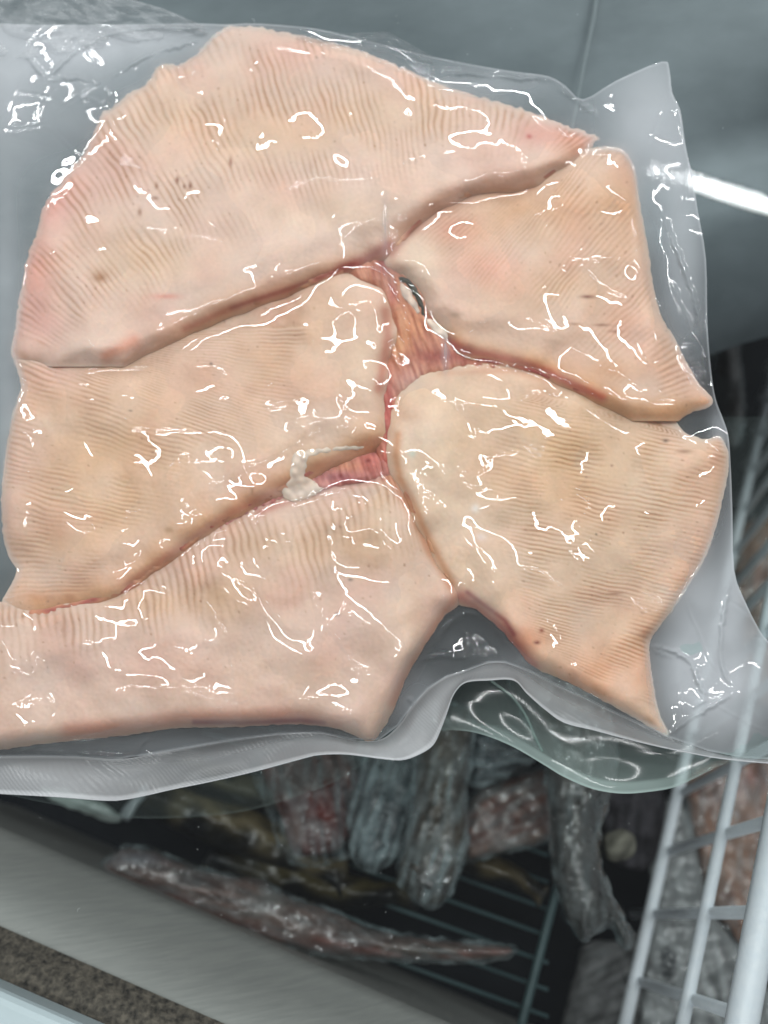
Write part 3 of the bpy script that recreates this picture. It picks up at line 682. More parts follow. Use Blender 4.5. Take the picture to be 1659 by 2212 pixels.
wb = wing('upper right ray wing with dark skin strip and orange outer corner', [(845, 546), (880, 502), (930, 462), (985, 434), (1040, 414), (1100, 406), (1150, 401), (1200, 368), (1250, 340), (1295, 319), (1340, 324), (1360, 344), (1373, 382), (1382, 450), (1394, 510), (1404, 578), (1414, 640), (1430, 690), (1455, 730), (1480, 780), (1510, 832)] + groove_BD + [(940, 704), (915, 684), (904, 650), (887, 620), (864, 602), (846, 586), (838, 564)],
     [(858, 540), (872, 600), (905, 650), (950, 715), (1060, 762), (1180, 800), (1300, 855), (1400, 885)],
     [(1000, 425), (1150, 400), (1300, 320), (1373, 382), (1394, 510), (1414, 640), (1455, 730), (1530, 860)],
     (0.0260, 0.0095), (58, 24), 66, (220, 187, 163),
     [(1150, 470, (140, 60), (210, 160, 112), .65), (1340, 430, (60, 110), (212, 156, 106), .65), (975, 495, (60, 36), (206, 140, 118), .7), (1030, 580, (80, 50), (220, 164, 146), .65), (900, 570, (55, 60), (228, 208, 184), .85), (990, 660, (80, 40), (224, 196, 176), .6), (1200, 620, (110, 60), (214, 178, 142), .5), (1350, 700, (90, 50), (216, 166, 136), .5), (1300, 800, (120, 30), (206, 150, 104), .6),
      (1268, 641, (16, 4), (116, 62, 46), .9), (1300, 702, (18, 3), (130, 80, 56), .7), (1240, 700, (14, 3), (150, 100, 70), .6), (1330, 716, (14, 3), (140, 90, 66), .6), (985, 680, (14, 8), (150, 128, 108), .5)],
     [(groove_BD[1:], 30, (208, 154, 106), .8), (groove_BD[4:], 12, (186, 92, 82), .75), ([(880, 502), (930, 462), (1040, 414), (1150, 401)], 10, (188, 130, 106), .6), ([(845, 546), (880, 505), (905, 480)], 12, (150, 84, 76), .6), ([(960, 735), (1010, 755)], 14, BLOOD, .5)], 404)
D_out = [(950, 806), (980, 797), (1030, 795), (1105, 801), (1180, 818), (1255, 846), (1330, 886), (1405, 917), (1480, 938), (1525, 951), (1552, 944), (1568, 965), (1573, 1005), (1562, 1065), (1547, 1130), (1522, 1205), (1482, 1270), (1446, 1325), (1408, 1374), (1401, 1400), (1405, 1445), (1412, 1490), (1420, 1530), (1432, 1562), (1442, 1588), (1405, 1569), (1330, 1526), (1255, 1486), (1190, 1456), (1150, 1437), (1112, 1392), (1080, 1356), (1030, 1315), (997, 1290), (977, 1260), (952, 1210), (927, 1165), (902, 1120), (887, 1076), (864, 1034), (844, 985), (846, 940), (852, 896), (868, 854), (902, 818)]
wing('big golden ray wing at the right with rows of fine rays', D_out,
     [(1000, 805), (920, 840), (872, 900), (862, 985), (890, 1075), (950, 1200), (1000, 1280), (1120, 1390)],
     [(1500, 945), (1560, 950), (1573, 1005), (1555, 1090), (1522, 1205), (1460, 1305), (1405, 1385), (1420, 1530)],
     (0.0240, 0.0085), (52, 26), 68, (221, 191, 164),
     [(1180, 970, (190, 110), (211, 170, 122), .6), (1280, 1080, (150, 110), (216, 180, 138), .5), (1500, 1200, (70, 110), (222, 178, 152), .65), (1300, 1460, (130, 90), (222, 162, 126), .7), (1140, 1380, (50, 30), (206, 136, 98), .7), (930, 1000, (60, 100), (228, 204, 176), .7), (1000, 1150, (90, 70), (226, 200, 172), .6), (1400, 1330, (70, 50), (210, 158, 114), .6), (1545, 1000, (30, 60), (206, 150, 118), .5),
      (1438, 952, (6, 4), (96, 66, 44), .9), (1478, 975, (18, 5), (140, 94, 64), .7), (1395, 1370, (20, 12), (166, 112, 72), .6), (1330, 1282, (16, 3), (140, 92, 60), .7), (1160, 1388, (7, 4), (110, 44, 40), .9), (1170, 1362, (5, 5), (140, 60, 40), .8), (1288, 1154, (2, 2), (40, 34, 30), .9), (890, 980, (8, 7), (196, 204, 190), .8), (1027, 1098, (9, 9), (236, 234, 228), .6), (1040, 1160, (12, 9), (234, 228, 222), .5)],
     [([(997, 1290), (1030, 1315), (1080, 1356), (1112, 1392), (1150, 1437)], 16, (190, 108, 96), .8), ([(860, 940), (855, 985), (864, 1034), (887, 1076), (927, 1165), (977, 1260)], 9, (200, 140, 96), .7), ([(1010, 1280), (1090, 1340), (1110, 1370)], 6, (150, 70, 76), .7), ([(950, 806), (1105, 800), (1255, 845)], 8, (206, 160, 132), .6)], 505, ray_t=(0.22, 0.42), ray_amt=0.75)
# red flesh lying in the gaps
def scrap(label, out, H, w, base, blobs, seed, cat='flesh'):
    o = spline(out, 5, True); sl = sub(o.min(0), o.max(0)); U, V = GU[sl], GV[sl]
    sd = sdf(U, V, o); q = np.clip(sd / w, 0, 1)
    h = H * np.sqrt(1 - (1 - q) ** 2 + 1e-5) + (0.00045 * streak_noise(U.shape, 40, 9, 1.25, seed) + 0.00004 * band_noise(U.shape, 5, seed + 1)) * sstep(0, 8, sd)
    C = paint(U, V, base, blobs); C *= (1 + 0.16 * streak_noise(U.shape, 44, 8, 1.25, seed + 2)[..., None] * np.array((0.6, 1.0, 1.0))) * (1 + 0.03 * band_noise(U.shape, 6, seed + 3))[..., None]
    zz = np.maximum(h, 0.0005); MEAT[sl] = np.maximum(MEAT[sl], np.where(sd > 0, zz, 0))
    me = grid_mesh('flesh_strip', U, V, sd, lambda u, v, m: on_lid(u, v, zz[m] + 0.0004), {'Col': np.clip(C, 0.01, 1)}, skirt=lambda u, v: on_lid(u, v, np.full(len(u), 0.0005)))
    return tag(obj('flesh_strip', me, M_FLESH), label, cat, 'red flesh in the gaps between the wings')
scrap('blood red flesh in the middle gap below the dark skin strip', [(745, 566), (800, 545), (830, 532), (850, 552), (900, 590), (935, 650), (950, 690), (975, 730), (1020, 765), (1100, 790), (1090, 806), (960, 815), (890, 850), (862, 910), (852, 990), (838, 1040), (812, 1010), (806, 930), (812, 850), (828, 790), (842, 740), (834, 680), (812, 628), (760, 612)],
      0.0100, 30, (194, 134, 110), [(870, 690, (34, 70), (204, 146, 112), .7), (836, 880, (14, 60), (178, 84, 80), .6), (935, 770, (50, 18), BLOOD, .8), (1000, 770, (50, 16), (150, 62, 58), .8), (890, 690, (26, 40), (206, 138, 100), .7), (848, 640, (10, 30), (176, 90, 80), .7), (828, 570, (18, 26), (140, 60, 66), .7), (862, 740, (20, 50), (206, 150, 112), .7), (838, 900, (12, 90), (184, 90, 84), .7), (832, 1000, (20, 30), (176, 70, 66), .7), (880, 810, (30, 20), (206, 150, 134), .6)], 601)
scrap('purplish red flesh along the lower left gap beside white cartilage', [(470, 1128), (560, 1080), (640, 1045), (700, 1010), (780, 975), (838, 985), (845, 1035), (760, 1050), (640, 1082), (540, 1120), (470, 1160)],
      0.0085, 20, (196, 134, 124), [(760, 1005, (50, 16), (206, 146, 104), .7), (735, 1030, (40, 10), (160, 92, 100), .7), (640, 1060, (60, 14), (196, 146, 140), .7), (800, 1000, (30, 24), (190, 96, 88), .7), (795, 995, (6, 5), (120, 40, 36), .9), (735, 1028, (6, 5), (130, 50, 44), .8), (530, 1110, (60, 14), (176, 116, 106), .7)], 602)
# cartilage and dark skin: parts of their wings
M_CART = flesh_material('white cartilage', 0.35, 0.3)
def patch(name, out, H, w, parent, col, seed):
    """a soft layer lying on the flesh around it"""
    o = spline(out, 6, True); sl = sub(o.min(0), o.max(0)); U, V = GU[sl], GV[sl]
    sd = sdf(U, V, o) + 0.8 * band_noise(U.shape, 9, seed)
    g = box(box(box(MEAT[sl], 5), 5), 5)
    q = np.clip(sd / w, 0, 1); h = np.maximum(g, MEAT[sl] * 0.9) + H * (np.sqrt(1 - (1 - q) ** 2 + 1e-5) - 0.25) + 0.0002 * band_noise(U.shape, 10, seed + 1)
    h = box(h, 1); C = np.broadcast_to(lin(col), U.shape + (3,)) * (1 + 0.08 * band_noise(U.shape, 12, seed + 2))[..., None]
    MEAT[sl] = np.maximum(MEAT[sl], np.where(sd > 0, h, 0))
    me = grid_mesh(name, U, V, sd, lambda u, v, m: on_lid(u, v, h[m] + 0.0004), {'Col': np.clip(C, 0.01, 1)}, skirt=lambda u, v: on_lid(u, v, np.full(len(u), 0.004)))
    return obj(name, me, M_CART, parent)
patch('cartilage', [(610, 1070), (616, 1040), (628, 1004), (636, 980), (690, 968), (760, 962), (796, 964), (770, 973), (708, 980), (672, 990), (664, 1008), (662, 1030), (690, 1044), (698, 1058), (664, 1076), (634, 1084)], 0.0015, 16, wc, (224, 204, 186), 81)
patch('skin_strip', [(858, 604), (868, 598), (884, 604), (900, 624), (912, 648), (918, 676), (924, 694), (914, 684), (904, 658), (892, 634), (878, 616)], 0.0008, 5, wb, (64, 62, 52), 82)
patch('cartilage', [(864, 612), (880, 622), (894, 644), (906, 670), (898, 676), (884, 656), (870, 640)], 0.0010, 7, wb, (214, 192, 176), 83)
patch('cartilage', [(916, 690), (930, 690), (948, 702), (964, 716), (966, 732), (948, 726), (930, 712)], 0.0020, 9, wb, (226, 208, 192), 84)
def seam(label, line, r, col, red, seed):
    p = resample(spline(line, 6), 60); sl = sub(p.min(0) - 40, p.max(0) + 40); U, V = GU[sl], GV[sl]
    d, _, T = seg_dist(U, V, p, False); sd = r * np.clip(np.minimum(T, 59 - T) / 6, 0.15, 1) - d + 1.5 * band_noise(U.shape, 34, seed)
    M = MEAT[sl]; g = M
    for _ in range(3): g = box(g, 4)
    h = np.minimum(g, M + 0.0045) - 0.0002 + 0.00012 * streak_noise(U.shape, 30, 8, 0.5, seed + 1)
    h = h - 0.003 * (1 - sstep(0, 14, sd))
    C = np.broadcast_to(lin(col), U.shape + (3,)).copy()
    w = np.exp(-(d / (r * 0.38)) ** 2) * np.clip(0.55 + 0.5 * band_noise(U.shape, 40, seed + 2), 0, 1); C += (lin(red) - C) * w[..., None]
    C *= (1 + 0.06 * band_noise(U.shape, 14, seed + 3))[..., None]
    h = np.maximum(h, 0.0008); MEAT[sl] = np.maximum(M, np.where(sd > 0, h, 0))
    me = grid_mesh('flesh_seam', U, V, sd, lambda u, v, m: on_lid(u, v, h[m] + 0.0004), {'Col': np.clip(C, 0.01, 1)})
    tag(obj('flesh_seam', me, M_FLESH), label, 'flesh', 'soft flesh seams in the narrow gaps')
seam('brownish seam between the top wing and the left middle wing', GROOVES[0], 17, (206, 154, 124), (166, 92, 80), 811)
seam('reddish seam between the left middle wing and the lower left wing', GROOVES[1], 17, (206, 150, 118), (172, 96, 86), 812)
seam('blood red seam between the upper right wing and the golden wing', GROOVES[2], 15, (204, 144, 116), (160, 72, 68), 813)
seam('tan seam between the top wing and the upper right wing', GROOVES[3], 15, (206, 160, 134), (170, 110, 96), 814)
seam('orange seam between the lower left wing and the golden wing', GROOVES[-1], 13, (206, 152, 116), (180, 106, 84), 815)
for o in list(COL.objects):
    if o.get('group') == 'pale ray wings in the vacuum pack':
        body = next(c for c in o.children if c.name.startswith('flesh'))
        co = np.empty(len(body.data.vertices) * 3, np.float32); body.data.vertices.foreach_get('co', co)
        base_at(o, tuple(float(x) for x in co.reshape(-1, 3).mean(0)))

# ------------------------------------------------------------------ the vacuum pouch
bag = thing('vacuum_pouch', 'clear wrinkled vacuum pouch holding the ray wings on the lid', 'pouch')
T_up = [(-60, 1634), (0, 1634), (150, 1634), (260, 1639), (325, 1629), (415, 1614), (500, 1599), (600, 1586), (690, 1583), (760, 1598), (820, 1598), (860, 1568), (890, 1526), (925, 1488), (965, 1462), (1000, 1452), (1025, 1442), (1055, 1431), (1090, 1431), (1140, 1449), (1190, 1474), (1255, 1504), (1305, 1529), (1380, 1564), (1440, 1591), (1530, 1622), (1600, 1636), (1716, 1644)]
L_dn = [(-60, 1710), (0, 1714), (125, 1721), (240, 1729), (300, 1721), (375, 1704), (450, 1689), (550, 1666), (650, 1639), (690, 1630), (750, 1629), (829, 1639), (870, 1641), (905, 1629), (935, 1609), (952, 1574), (965, 1539), (980, 1499), (1005, 1474), (1055, 1469), (1110, 1469), (1140, 1499), (1180, 1534), (1220, 1561), (1280, 1576), (1355, 1596), (1430, 1614), (1530, 1634), (1605, 1644), (1716, 1652)]
bag_top = [(1716, 1440), (1659, 1385), (1640, 1360), (1610, 1300), (1586, 1232), (1582, 1100), (1578, 1000), (1573, 940), (1560, 900), (1546, 862), (1536, 800), (1528, 700), (1525, 560), (1508, 460), (1495, 380), (1480, 310), (1470, 240), (1452, 200), (1446, 152), (1430, 133), (1330, 175), (1260, 215), (1222, 186), (1185, 165), (1120, 156), (1050, 145), (930, 122), (840, 100), (760, 80), (680, 62), (560, 51), (488, 53), (425, 51), (265, 53), (80, 54), (-10, 50), (-60, 48)]
outl = np.concatenate([np.array(T_up, float), spline(np.array(bag_top, float), 3)])
sdB = sdf(GU, GV, outl)
F = MEAT + 0.0009
g2 = band_noise(SH, 140, 902) * 0.0012 + band_noise(SH, 60, 903) * 0.00022
base_h = 0.0030 + np.maximum(g2, -0.002)
edge = sstep(0, 60, sdB)
F = np.maximum(F, base_h)
low = F.copy()
for k in range(34):
    F = np.maximum(low, box(F, 2 if k > 6 else 5))
F = box(box(F, 1), 1)
m_off = sstep(0.004, 0.0015, MEAT)                       # no meat below
F += m_off * (0.00026 * band_noise(SH, 52, 904) + 0.000015 * band_noise(SH, 16, 911))
on = 1 - m_off
F += on * (0.0010 * band_noise(SH, 115, 912) + 0.00017 * band_noise(SH, 58, 909) + 0.000035 * band_noise(SH, 30, 905) + 0.000007 * band_noise(SH, 12, 906) + 0.0000022 * band_noise(SH, 5, 907))
CRE = [  # creases of the film: points, strength
 ([(220, 265), (245, 300), (270, 330), (290, 347)], 1), ([(237, 348), (270, 350), (300, 357), (333, 370)], .8), ([(380, 310), (405, 335), (427, 342)], .8), ([(380, 240), (395, 265), (410, 278)], .7),
 ([(405, 295), (440, 290), (470, 310), (485, 330)], 1), ([(465, 140), (480, 165), (495, 190), (505, 202)], .8), ([(540, 140), (560, 175), (580, 210), (597, 232)], .8), ([(505, 210), (520, 235), (540, 243), (595, 228)], .7), ([(475, 257), (510, 268), (540, 275), (545, 262)], .7),
 ([(580, 420), (640, 400), (680, 384), (700, 380), (730, 392), (785, 393), (840, 380)], 1.3), ([(690, 475), (740, 455), (790, 440), (820, 440)], 1), ([(725, 530), (760, 500), (800, 475), (820, 462)], .7), ([(365, 450), (430, 470), (480, 490), (520, 498), (540, 490)], 1), ([(290, 465), (310, 490), (340, 500), (380, 495), (420, 505), (495, 518)], 1.3), ([(375, 500), (405, 520), (395, 545), (385, 552)], 1.2),
 ([(80, 537), (120, 540), (130, 570), (148, 610), (110, 600), (65, 598)], .8), ([(65, 600), (80, 640), (110, 655), (135, 695), (200, 735), (180, 745), (140, 735), (110, 745)], 1), ([(170, 535), (205, 540), (240, 540)], .8), ([(300, 400), (330, 425)], .5), ([(550, 345), (575, 352), (598, 366)], 1),
 ([(1240, 430), (1195, 455), (1155, 470), (1180, 490), (1165, 492), (1130, 483)], 1.1), ([(1120, 535), (1145, 545), (1190, 540), (1198, 520), (1170, 505)], .7), ([(1195, 535), (1240, 565), (1280, 600), (1320, 630), (1365, 650)], 1.2), ([(980, 540), (990, 535), (1020, 560), (1060, 580), (1080, 600), (1130, 610), (1190, 630)], .8),
 ([(940, 620), (960, 650), (1000, 668), (1060, 660), (1150, 680), (1200, 715)], .9), ([(1000, 695), (1060, 695), (1120, 685), (1160, 690), (1190, 710), (1230, 740), (1280, 770), (1360, 820), (1395, 848)], 1), ([(1035, 370), (1045, 385), (1090, 385), (1140, 388), (1195, 365), (1240, 340), (1290, 305)], 1), ([(1010, 338), (1070, 325), (1130, 335), (1200, 345)], .9),
 ([(829, 385), (880, 350), (960, 335), (1000, 325)], 1), ([(830, 475), (845, 520), (870, 485), (920, 450), (980, 420)], 1), ([(1365, 705), (1380, 760), (1410, 782), (1420, 770), (1410, 720)], .7), ([(1470, 740), (1490, 730), (1495, 760), (1475, 765), (1500, 790), (1530, 830)], 1.3), ([(1265, 560), (1290, 570), (1310, 555), (1350, 560)], 1.1),
 ([(980, 795), (1030, 788), (1105, 795), (1180, 812), (1255, 840), (1330, 880), (1405, 918), (1480, 940)], 1.5), ([(945, 880), (975, 865), (985, 900), (1005, 935), (1025, 940), (1024, 895)], 1), ([(1048, 935), (1050, 880)], 1), ([(1115, 855), (1120, 870), (1160, 850), (1220, 850)], 1), ([(945, 1003), (960, 1000), (1020, 1022), (1050, 1010), (1065, 985), (1130, 970)], 1), ([(945, 1003), (970, 1030), (1020, 1055), (1070, 1055), (1080, 1085)], .8),
 ([(1125, 950), (1160, 980), (1190, 1005), (1220, 1020), (1245, 1055), (1270, 1095), (1250, 1130), (1270, 1160), (1290, 1200)], 1.4), ([(1220, 1190), (1250, 1210), (1280, 1240), (1290, 1250), (1270, 1255)], .8), ([(895, 1000), (915, 1030), (920, 1060), (955, 1095)], 1.1), ([(1030, 1215), (1060, 1230), (1120, 1290), (1185, 1345), (1230, 1410), (1260, 1450)], 1), ([(1090, 1242), (1140, 1230), (1190, 1250), (1240, 1300), (1285, 1350), (1320, 1390), (1400, 1388)], 1.1),
 ([(1330, 1440), (1335, 1490), (1370, 1520), (1400, 1525)], 1), ([(1400, 1395), (1450, 1405), (1490, 1430), (1510, 1475), (1520, 1510), (1490, 1530)], 1.6), ([(1367, 1300), (1390, 1290), (1425, 1305), (1420, 1325), (1385, 1318), (1367, 1300)], 1.4), ([(1430, 980), (1450, 985), (1480, 1000), (1465, 1010), (1440, 1000), (1430, 980)], 1), ([(1425, 1120), (1445, 1125), (1490, 1115), (1495, 1130), (1475, 1128)], .9),
 ([(50, 775), (70, 820), (73, 900), (60, 1000), (62, 1060), (50, 1140), (45, 1200)], 1.1), ([(85, 790), (110, 815), (160, 830), (205, 840), (230, 865), (270, 900), (290, 920), (340, 925), (400, 920), (370, 950)], 1.1), ([(113, 863), (145, 870), (165, 880), (135, 862)], .8), ([(560, 800), (575, 795), (600, 795), (580, 825), (600, 825)], .9), ([(450, 880), (470, 860), (500, 857), (545, 885)], .9), ([(575, 860), (620, 870), (640, 860), (630, 880), (565, 885)], .8),
 ([(745, 740), (740, 790), (735, 850), (750, 890), (790, 905)], 1.1), ([(690, 845), (690, 870), (660, 900), (625, 920)], .9), ([(415, 1067), (470, 1035), (560, 1000), (640, 960), (690, 935), (740, 925), (785, 920)], 1.3), ([(180, 1157), (210, 1135), (270, 1105), (320, 1092), (370, 1090)], 1.1), ([(180, 1157), (240, 1150), (300, 1143)], 1.1), ([(160, 1270), (230, 1235), (300, 1200), (350, 1165), (375, 1148)], 1.3), ([(350, 1010), (390, 1000), (455, 995)], 1), ([(360, 995), (420, 980)], 1), ([(395, 1092), (415, 1096), (440, 1110), (420, 1112), (395, 1092)], 1),
 ([(80, 1332), (160, 1310), (250, 1292), (330, 1245), (450, 1165), (550, 1122), (600, 1102), (675, 1072), (780, 1050)], 1.5), ([(425, 1265), (450, 1310), (475, 1350), (490, 1380), (497, 1420), (503, 1460), (500, 1500), (490, 1530)], 1.3), ([(630, 1235), (655, 1260), (680, 1300), (720, 1370), (760, 1430), (790, 1452), (805, 1430), (780, 1380), (750, 1330), (735, 1290)], 1.3), ([(705, 1155), (715, 1190), (725, 1250)], 1.1), ([(570, 1290), (595, 1310), (605, 1345)], 1.1), ([(500, 1245), (530, 1258), (556, 1282), (565, 1318)], 1),
 ([(0, 1424), (80, 1427), (150, 1440), (165, 1452), (100, 1457), (0, 1457)], 1), ([(200, 1530), (100, 1515), (45, 1512), (50, 1530)], 1.2), ([(100, 1515), (200, 1525), (270, 1490), (350, 1487), (440, 1485), (475, 1510)], 1), ([(400, 1495), (450, 1515), (485, 1537), (530, 1515), (560, 1508), (660, 1510), (720, 1530), (780, 1552), (800, 1585)], 1.4), ([(0, 1630), (100, 1604), (275, 1588), (375, 1569), (500, 1567)], 1.4), ([(60, 1620), (200, 1630), (280, 1633), (300, 1612), (315, 1595), (290, 1588)], 1.4), ([(48, 1580), (60, 1568), (78, 1575), (75, 1590), (50, 1582)], 1),
 ([(100, 176), (120, 150), (160, 115), (220, 80), (290, 64), (380, 60), (460, 60)], 1.8), ([(54, 112), (75, 140), (98, 172)], 1.6), ([(100, 176), (140, 168), (190, 172), (225, 178)], 1.6), ([(225, 178), (260, 155), (330, 115), (400, 95), (440, 80)], 1.6), ([(230, 180), (238, 210), (235, 240)], 1.3), ([(160, 205), (200, 215), (225, 230)], .9), ([(1430, 455), (1445, 500), (1470, 560), (1500, 650), (1530, 780)], 1.6), ([(885, 142), (1000, 157), (1100, 168), (1185, 172), (1210, 195), (1260, 228), (1300, 262)], 1.6), ([(920, 150), (960, 160), (1010, 160)], 1.2), ([(1450, 600), (1480, 700), (1500, 760)], 1.2),
 ([(940, 1390), (965, 1355), (985, 1335), (1020, 1325), (1040, 1340)], 1.6), ([(900, 1430), (950, 1415), (1000, 1420), (1010, 1390), (1000, 1350)], 1.4), ([(880, 1500), (895, 1530), (885, 1545)], 1.4), ([(830, 600), (860, 640), (880, 700), (875, 730), (845, 735), (855, 765), (870, 790)], 1.5), ([(958, 730), (962, 770), (955, 800)], 1.6), ([(830, 440), (826, 480), (834, 540)], 1.6), ([(845, 870), (880, 840), (900, 830)], 1.1), ([(855, 880), (890, 862), (890, 850)], 1.1),
 ([(1540, 866), (1490, 850), (1420, 842), (1360, 836)], 1.0), ([(1540, 866), (1480, 862), (1400, 856)], .9), ([(1400, 1395), (1430, 1412), (1460, 1420)], 1.0), ([(1440, 1590), (1480, 1560), (1530, 1530), (1590, 1490)], 1.5), ([(1580, 1240), (1560, 1350), (1560, 1440), (1590, 1490)], 1.3),
]
jit = np.random.default_rng(5)
def folds(n, box_, ang, spread, ln, seed):
    g = np.random.default_rng(seed)
    for _ in range(n):
        u, v = g.uniform(box_[0], box_[2]), g.uniform(box_[1], box_[3]); a = ang + g.normal() * spread; l = ln * g.uniform(0.5, 1.3)
        p = [(u, v)]
        for k in range(4):
            a += g.normal() * 0.18; p.append((p[-1][0] + l / 4 * math.cos(a), p[-1][1] + l / 4 * math.sin(a)))
        p = resample(spline(p, 6), 30); sl = sub(p.min(0) - 60, p.max(0) + 60)
        d, _, T = seg_dist(GU[sl], GV[sl], p, False)
        w = g.uniform(9, 26); am = g.uniform(0.0005, 0.0014) * g.choice((-0.7, 1))
        F[sl] += m_off[sl] * am * np.exp(-d / w) * sstep(0, 8, T) * sstep(29, 20, T) * (1 - 0.5 * np.exp(-(d / 4) ** 2))
folds(16, (-20, 60, 330, 330), -0.35, 0.5, 190, 11)
folds(5, (600, 80, 1200, 170), 0.2, 0.2, 200, 12)
folds(9, (1400, 180, 1500, 800), 1.35, 0.35, 200, 13)
folds(12, (1430, 1250, 1640, 1600), 1.2, 0.7, 180, 14)
folds(8, (0, 1590, 700, 1630), 0.05, 0.15, 220, 15)
folds(4, (930, 1330, 1100, 1430), 0.8, 0.6, 90, 16)
for pts, k in CRE:
    p = resample(spline(np.array(pts, float), 8), max(8, int(len(pts) * 7)))
    p = p + jit.standard_normal(p.shape) * 1.3
    sl = sub(p.min(0) - 12, p.max(0) + 12)
    d, _, T = seg_dist(GU[sl], GV[sl], p, False)
    amp = 0.00028 * k * (0.45 + 0.55 * np.abs(np.sin(T * 0.23 + k * 9))) * sstep(0, 5, T) * sstep(len(p) - 1, len(p) - 6, T)
    amp = amp * (1.7 if k >= 1.3 else 1.0) * (1 + 1.3 * m_off[sl])
    F[sl] += amp * np.exp(-(d / (3.4 + 1.2 * m_off[sl])) ** 2)
# milky share of the film, with a broad sheen painted in at lower right
HZ = 0.018 + 0.10 * m_off + 0.012 * np.clip(band_noise(SH, 60, 908), 0, 3)
for (u, v, ru, rv, k) in [(1410, 260, 110, 150, .62), (1475, 540, 50, 200, .42), (1530, 1330, 100, 150, .58), (1560, 1500, 130, 120, .55), (1590, 1200, 24, 160, .3), (150, 100, 190, 80, .58), (330, 80, 170, 40, .42), (1050, 180, 170, 40, .24), (10, 160, 70, 200, .42), (130, 250, 120, 120, .24), (10, 900, 40, 220, .28), (10, 560, 40, 160, .28), (1120, 1440, 60, 40, .14), (900, 1520, 60, 60, .25), (480, 1610, 400, 26, .14), (890, 832, 46, 26, .45), (850, 600, 26, 46, .30), (962, 760, 8, 46, .9), (832, 490, 7, 60, .8), (700, 1062, 160, 10, .4), (1555, 930, 22, 50, .3), (1480, 1440, 60, 80, .22)]:
    HZ += k * np.exp(-(((GU - u) / ru) ** 2 + ((GV - v) / rv) ** 2)) * (0.35 + 0.65 * m_off)
HZ += 0.35 * np.exp(-(sdB / 3.0) ** 2)  # edge highlight painted in as a bright rim
HZ = np.clip(HZ, 0.008, 0.8)
me = grid_mesh('front_film', GU, GV, sdB, lambda u, v, m: on_lid(u, v, F[m]), {'haze': HZ})
obj('front_film', me, M_FILM, bag)
def film_h(u, v):
    x = np.clip(((np.asarray(u) - GU[0, 0]) / ST).astype(int), 0, SH[1] - 1); y = np.clip(((np.asarray(v) - GV[0, 0]) / ST).astype(int), 0, SH[0] - 1)
    return F[y, x]
# frosted seal strip, curling up along the near edge
n = 420
Tu, Ld = resample(spline(T_up, 6), n), resample(spline(L_dn, 6), n)
# pair the two edges by matching their shapes
key_t = np.interp([260, 600, 860, 1000, 1072, 1190, 1440], [0], [0]) if False else None
def param_at(curve, marks):
    s = np.linspace(0, 1, len(curve)); return [0.0] + [float(s[np.argmin(np.hypot(curve[:, 0] - a, curve[:, 1] - b))]) for a, b in marks] + [1.0]
pt = param_at(Tu, [(260, 1639), (600, 1586), (820, 1598), (925, 1488), (1025, 1442), (1090, 1431), (1190, 1474), (1440, 1591)])
pl = param_at(Ld, [(240, 1729), (650, 1639), (870, 1641), (952, 1574), (1005, 1474), (1110, 1469), (1200, 1548), (1430, 1614)])
q = np.linspace(0, 1, n); qs = np.interp(q, np.linspace(0, 1, 10), np.linspace(0, 1, 10))
st_ = np.interp(q, np.linspace(0, 1, len(pt)), pt); sl_ = np.interp(q, np.linspace(0, 1, len(pl)), pl)
def along(c, s): return np.stack([np.interp(s, np.linspace(0, 1, len(c)), c[:, i]) for i in (0, 1)], -1)
Tq, Lq = along(Tu, st_), along(Ld, sl_)
ht = film_h(Tq[:, 0], Tq[:, 1]); ht = np.convolve(np.pad(ht, 12, mode='edge'), np.ones(25) / 25, 'valid')
hl = 0.016 + 0.010 * np.exp(-((Lq[:, 0] - 1060) / 120) ** 2) + 0.004 * np.sin(Lq[:, 0] / 90)
rows = []; hz = []
for k in range(16):
    t = k / 15; c = Tq * (1 - t) + Lq * t
    h = ht * (1 - t) + hl * t + 0.003 * math.sin(math.pi * t) * np.sin(c[:, 0] / 60.0)
    rows.append(on_lid(c[:, 0], c[:, 1], h))
    wv = 0.36 + 0.10 * np.sin(c[:, 0] / 130 + 1)
    hz.append(np.clip(wv * (0.62 + 0.5 * sstep(0, 0.5, t)) + (0.30 if k >= 14 else 0) + (0.2 if k == 0 else 0), 0, .9))
strip = ribbon('seal_strip', rows, M_SEAL, bag, {'haze': np.concatenate(hz)})
bag_edge_haze = tube('seal_edge', rows[-1][::3], 0.00028, M_SEAL, strip, 6).data
at = bag_edge_haze.attributes.new('haze', 'FLOAT', 'POINT'); at.data.foreach_set('value', np.full(len(bag_edge_haze.vertices), 0.75, np.float32))
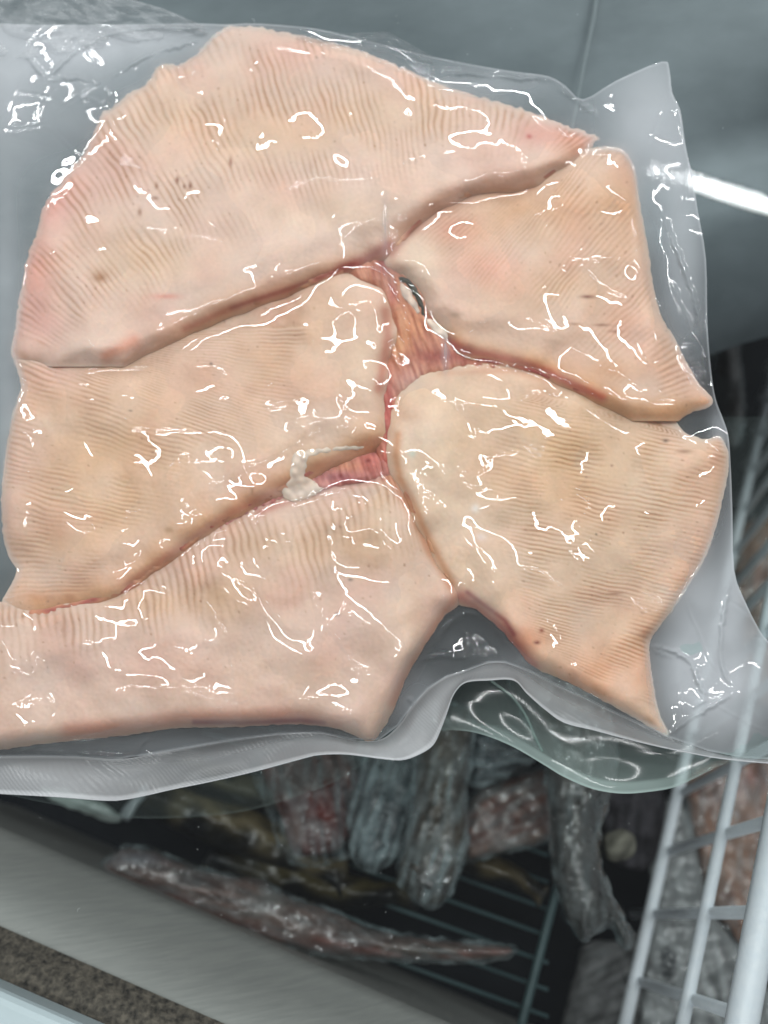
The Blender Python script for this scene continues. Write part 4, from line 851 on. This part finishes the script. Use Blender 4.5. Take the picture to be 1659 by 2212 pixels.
# back sheet lying on the glass: its rim shows below the seal strip
B_dn = [(-60, 1700), (100, 1735), (270, 1766), (430, 1764), (540, 1750), (640, 1720), (720, 1690), (800, 1640), (880, 1600), (950, 1579), (1005, 1579), (1055, 1591), (1110, 1614), (1170, 1649), (1220, 1679), (1280, 1704), (1340, 1714), (1395, 1711), (1455, 1701), (1505, 1679), (1580, 1646), (1716, 1640)]
Bd = resample(spline(B_dn, 6), 200)
Bt = np.stack([np.linspace(-60, 1716, 200), np.full(200, 900.0)], -1)
rows = []; hz = []
ts = list(np.linspace(0, 0.9, 14)) + list(np.linspace(0.905, 1, 12))
for t in ts:
    c = Bt * (1 - t) + Bd * t
    dpx = (1 - t) * np.linalg.norm(Bd - Bt, axis=1)
    rim = np.exp(-((c[:, 0] - 1270) / 260) ** 4)
    h = 0.0012 + (0.0015 + 0.0065 * rim) * np.exp(-(dpx / 70) ** 2) * (1 + 0.3 * np.sin(c[:, 0] / 40))
    rows.append(on_lid(c[:, 0], c[:, 1], h))
    hz.append(0.02 + rim * (0.24 * np.exp(-(dpx / 90) ** 2) + 0.28 * sstep(27, 22, dpx)) + (0.05 + 0.35 * rim) * np.exp(-(dpx / 2.5) ** 2))
back = ribbon('back_film', rows, M_BACK, bag, {'haze': np.concatenate(hz)})
# bent crease of the back sheet
arc = spline([(1060, 1470), (1105, 1504), (1135, 1544), (1155, 1589), (1172, 1624)], 6)
o = tube('back_crease', on_lid(arc[:, 0], arc[:, 1], np.full(len(arc), 0.006)), 0.0007, M_BACK, back, 8)
at = o.data.attributes.new('haze', 'FLOAT', 'POINT'); at.data.foreach_set('value', np.full(len(o.data.vertices), 0.15, np.float32))
# loose upper flaps
def flap(name, tri_top, tri_bot, hz_v, h0, h1, seed):
    a, b = resample(np.array(tri_top, float), 90), resample(np.array(tri_bot, float), 90)
    rows = []; hz = []
    nz = band_noise((40, 90), 18, seed) * 0.0016 + band_noise((40, 90), 7, seed + 1) * 0.0005
    for k in range(40):
        t = k / 39; c = a * (1 - t) + b * t
        rows.append(on_lid(c[:, 0], c[:, 1], h0 * (1 - t) + h1 * t + nz[k])); hz.append(np.full(90, hz_v + (0.35 if k == 0 else 0)) + 0.05 * band_noise((1, 90), 12, seed + k)[0])
    ribbon(name, rows[::1], M_SEAL if hz_v > .2 else M_FILM, bag, {'haze': np.clip(np.concatenate(hz), 0.01, .9)})
flap('corner_flap', [(-70, -60), (120, -50), (270, -4), (350, 18), (440, 56)], [(-70, 120), (60, 125), (160, 110), (300, 95), (450, 75)], 0.22, 0.010, 0.0022, 71)
flap('top_flap', [(640, 78), (740, 74), (838, 69), (880, 92), (935, 124)], [(640, 90), (740, 100), (838, 118), (880, 130), (935, 140)], 0.12, 0.006, 0.0025, 73)
base_at(bag, tuple(on_lid(830, 900, 0.0)))
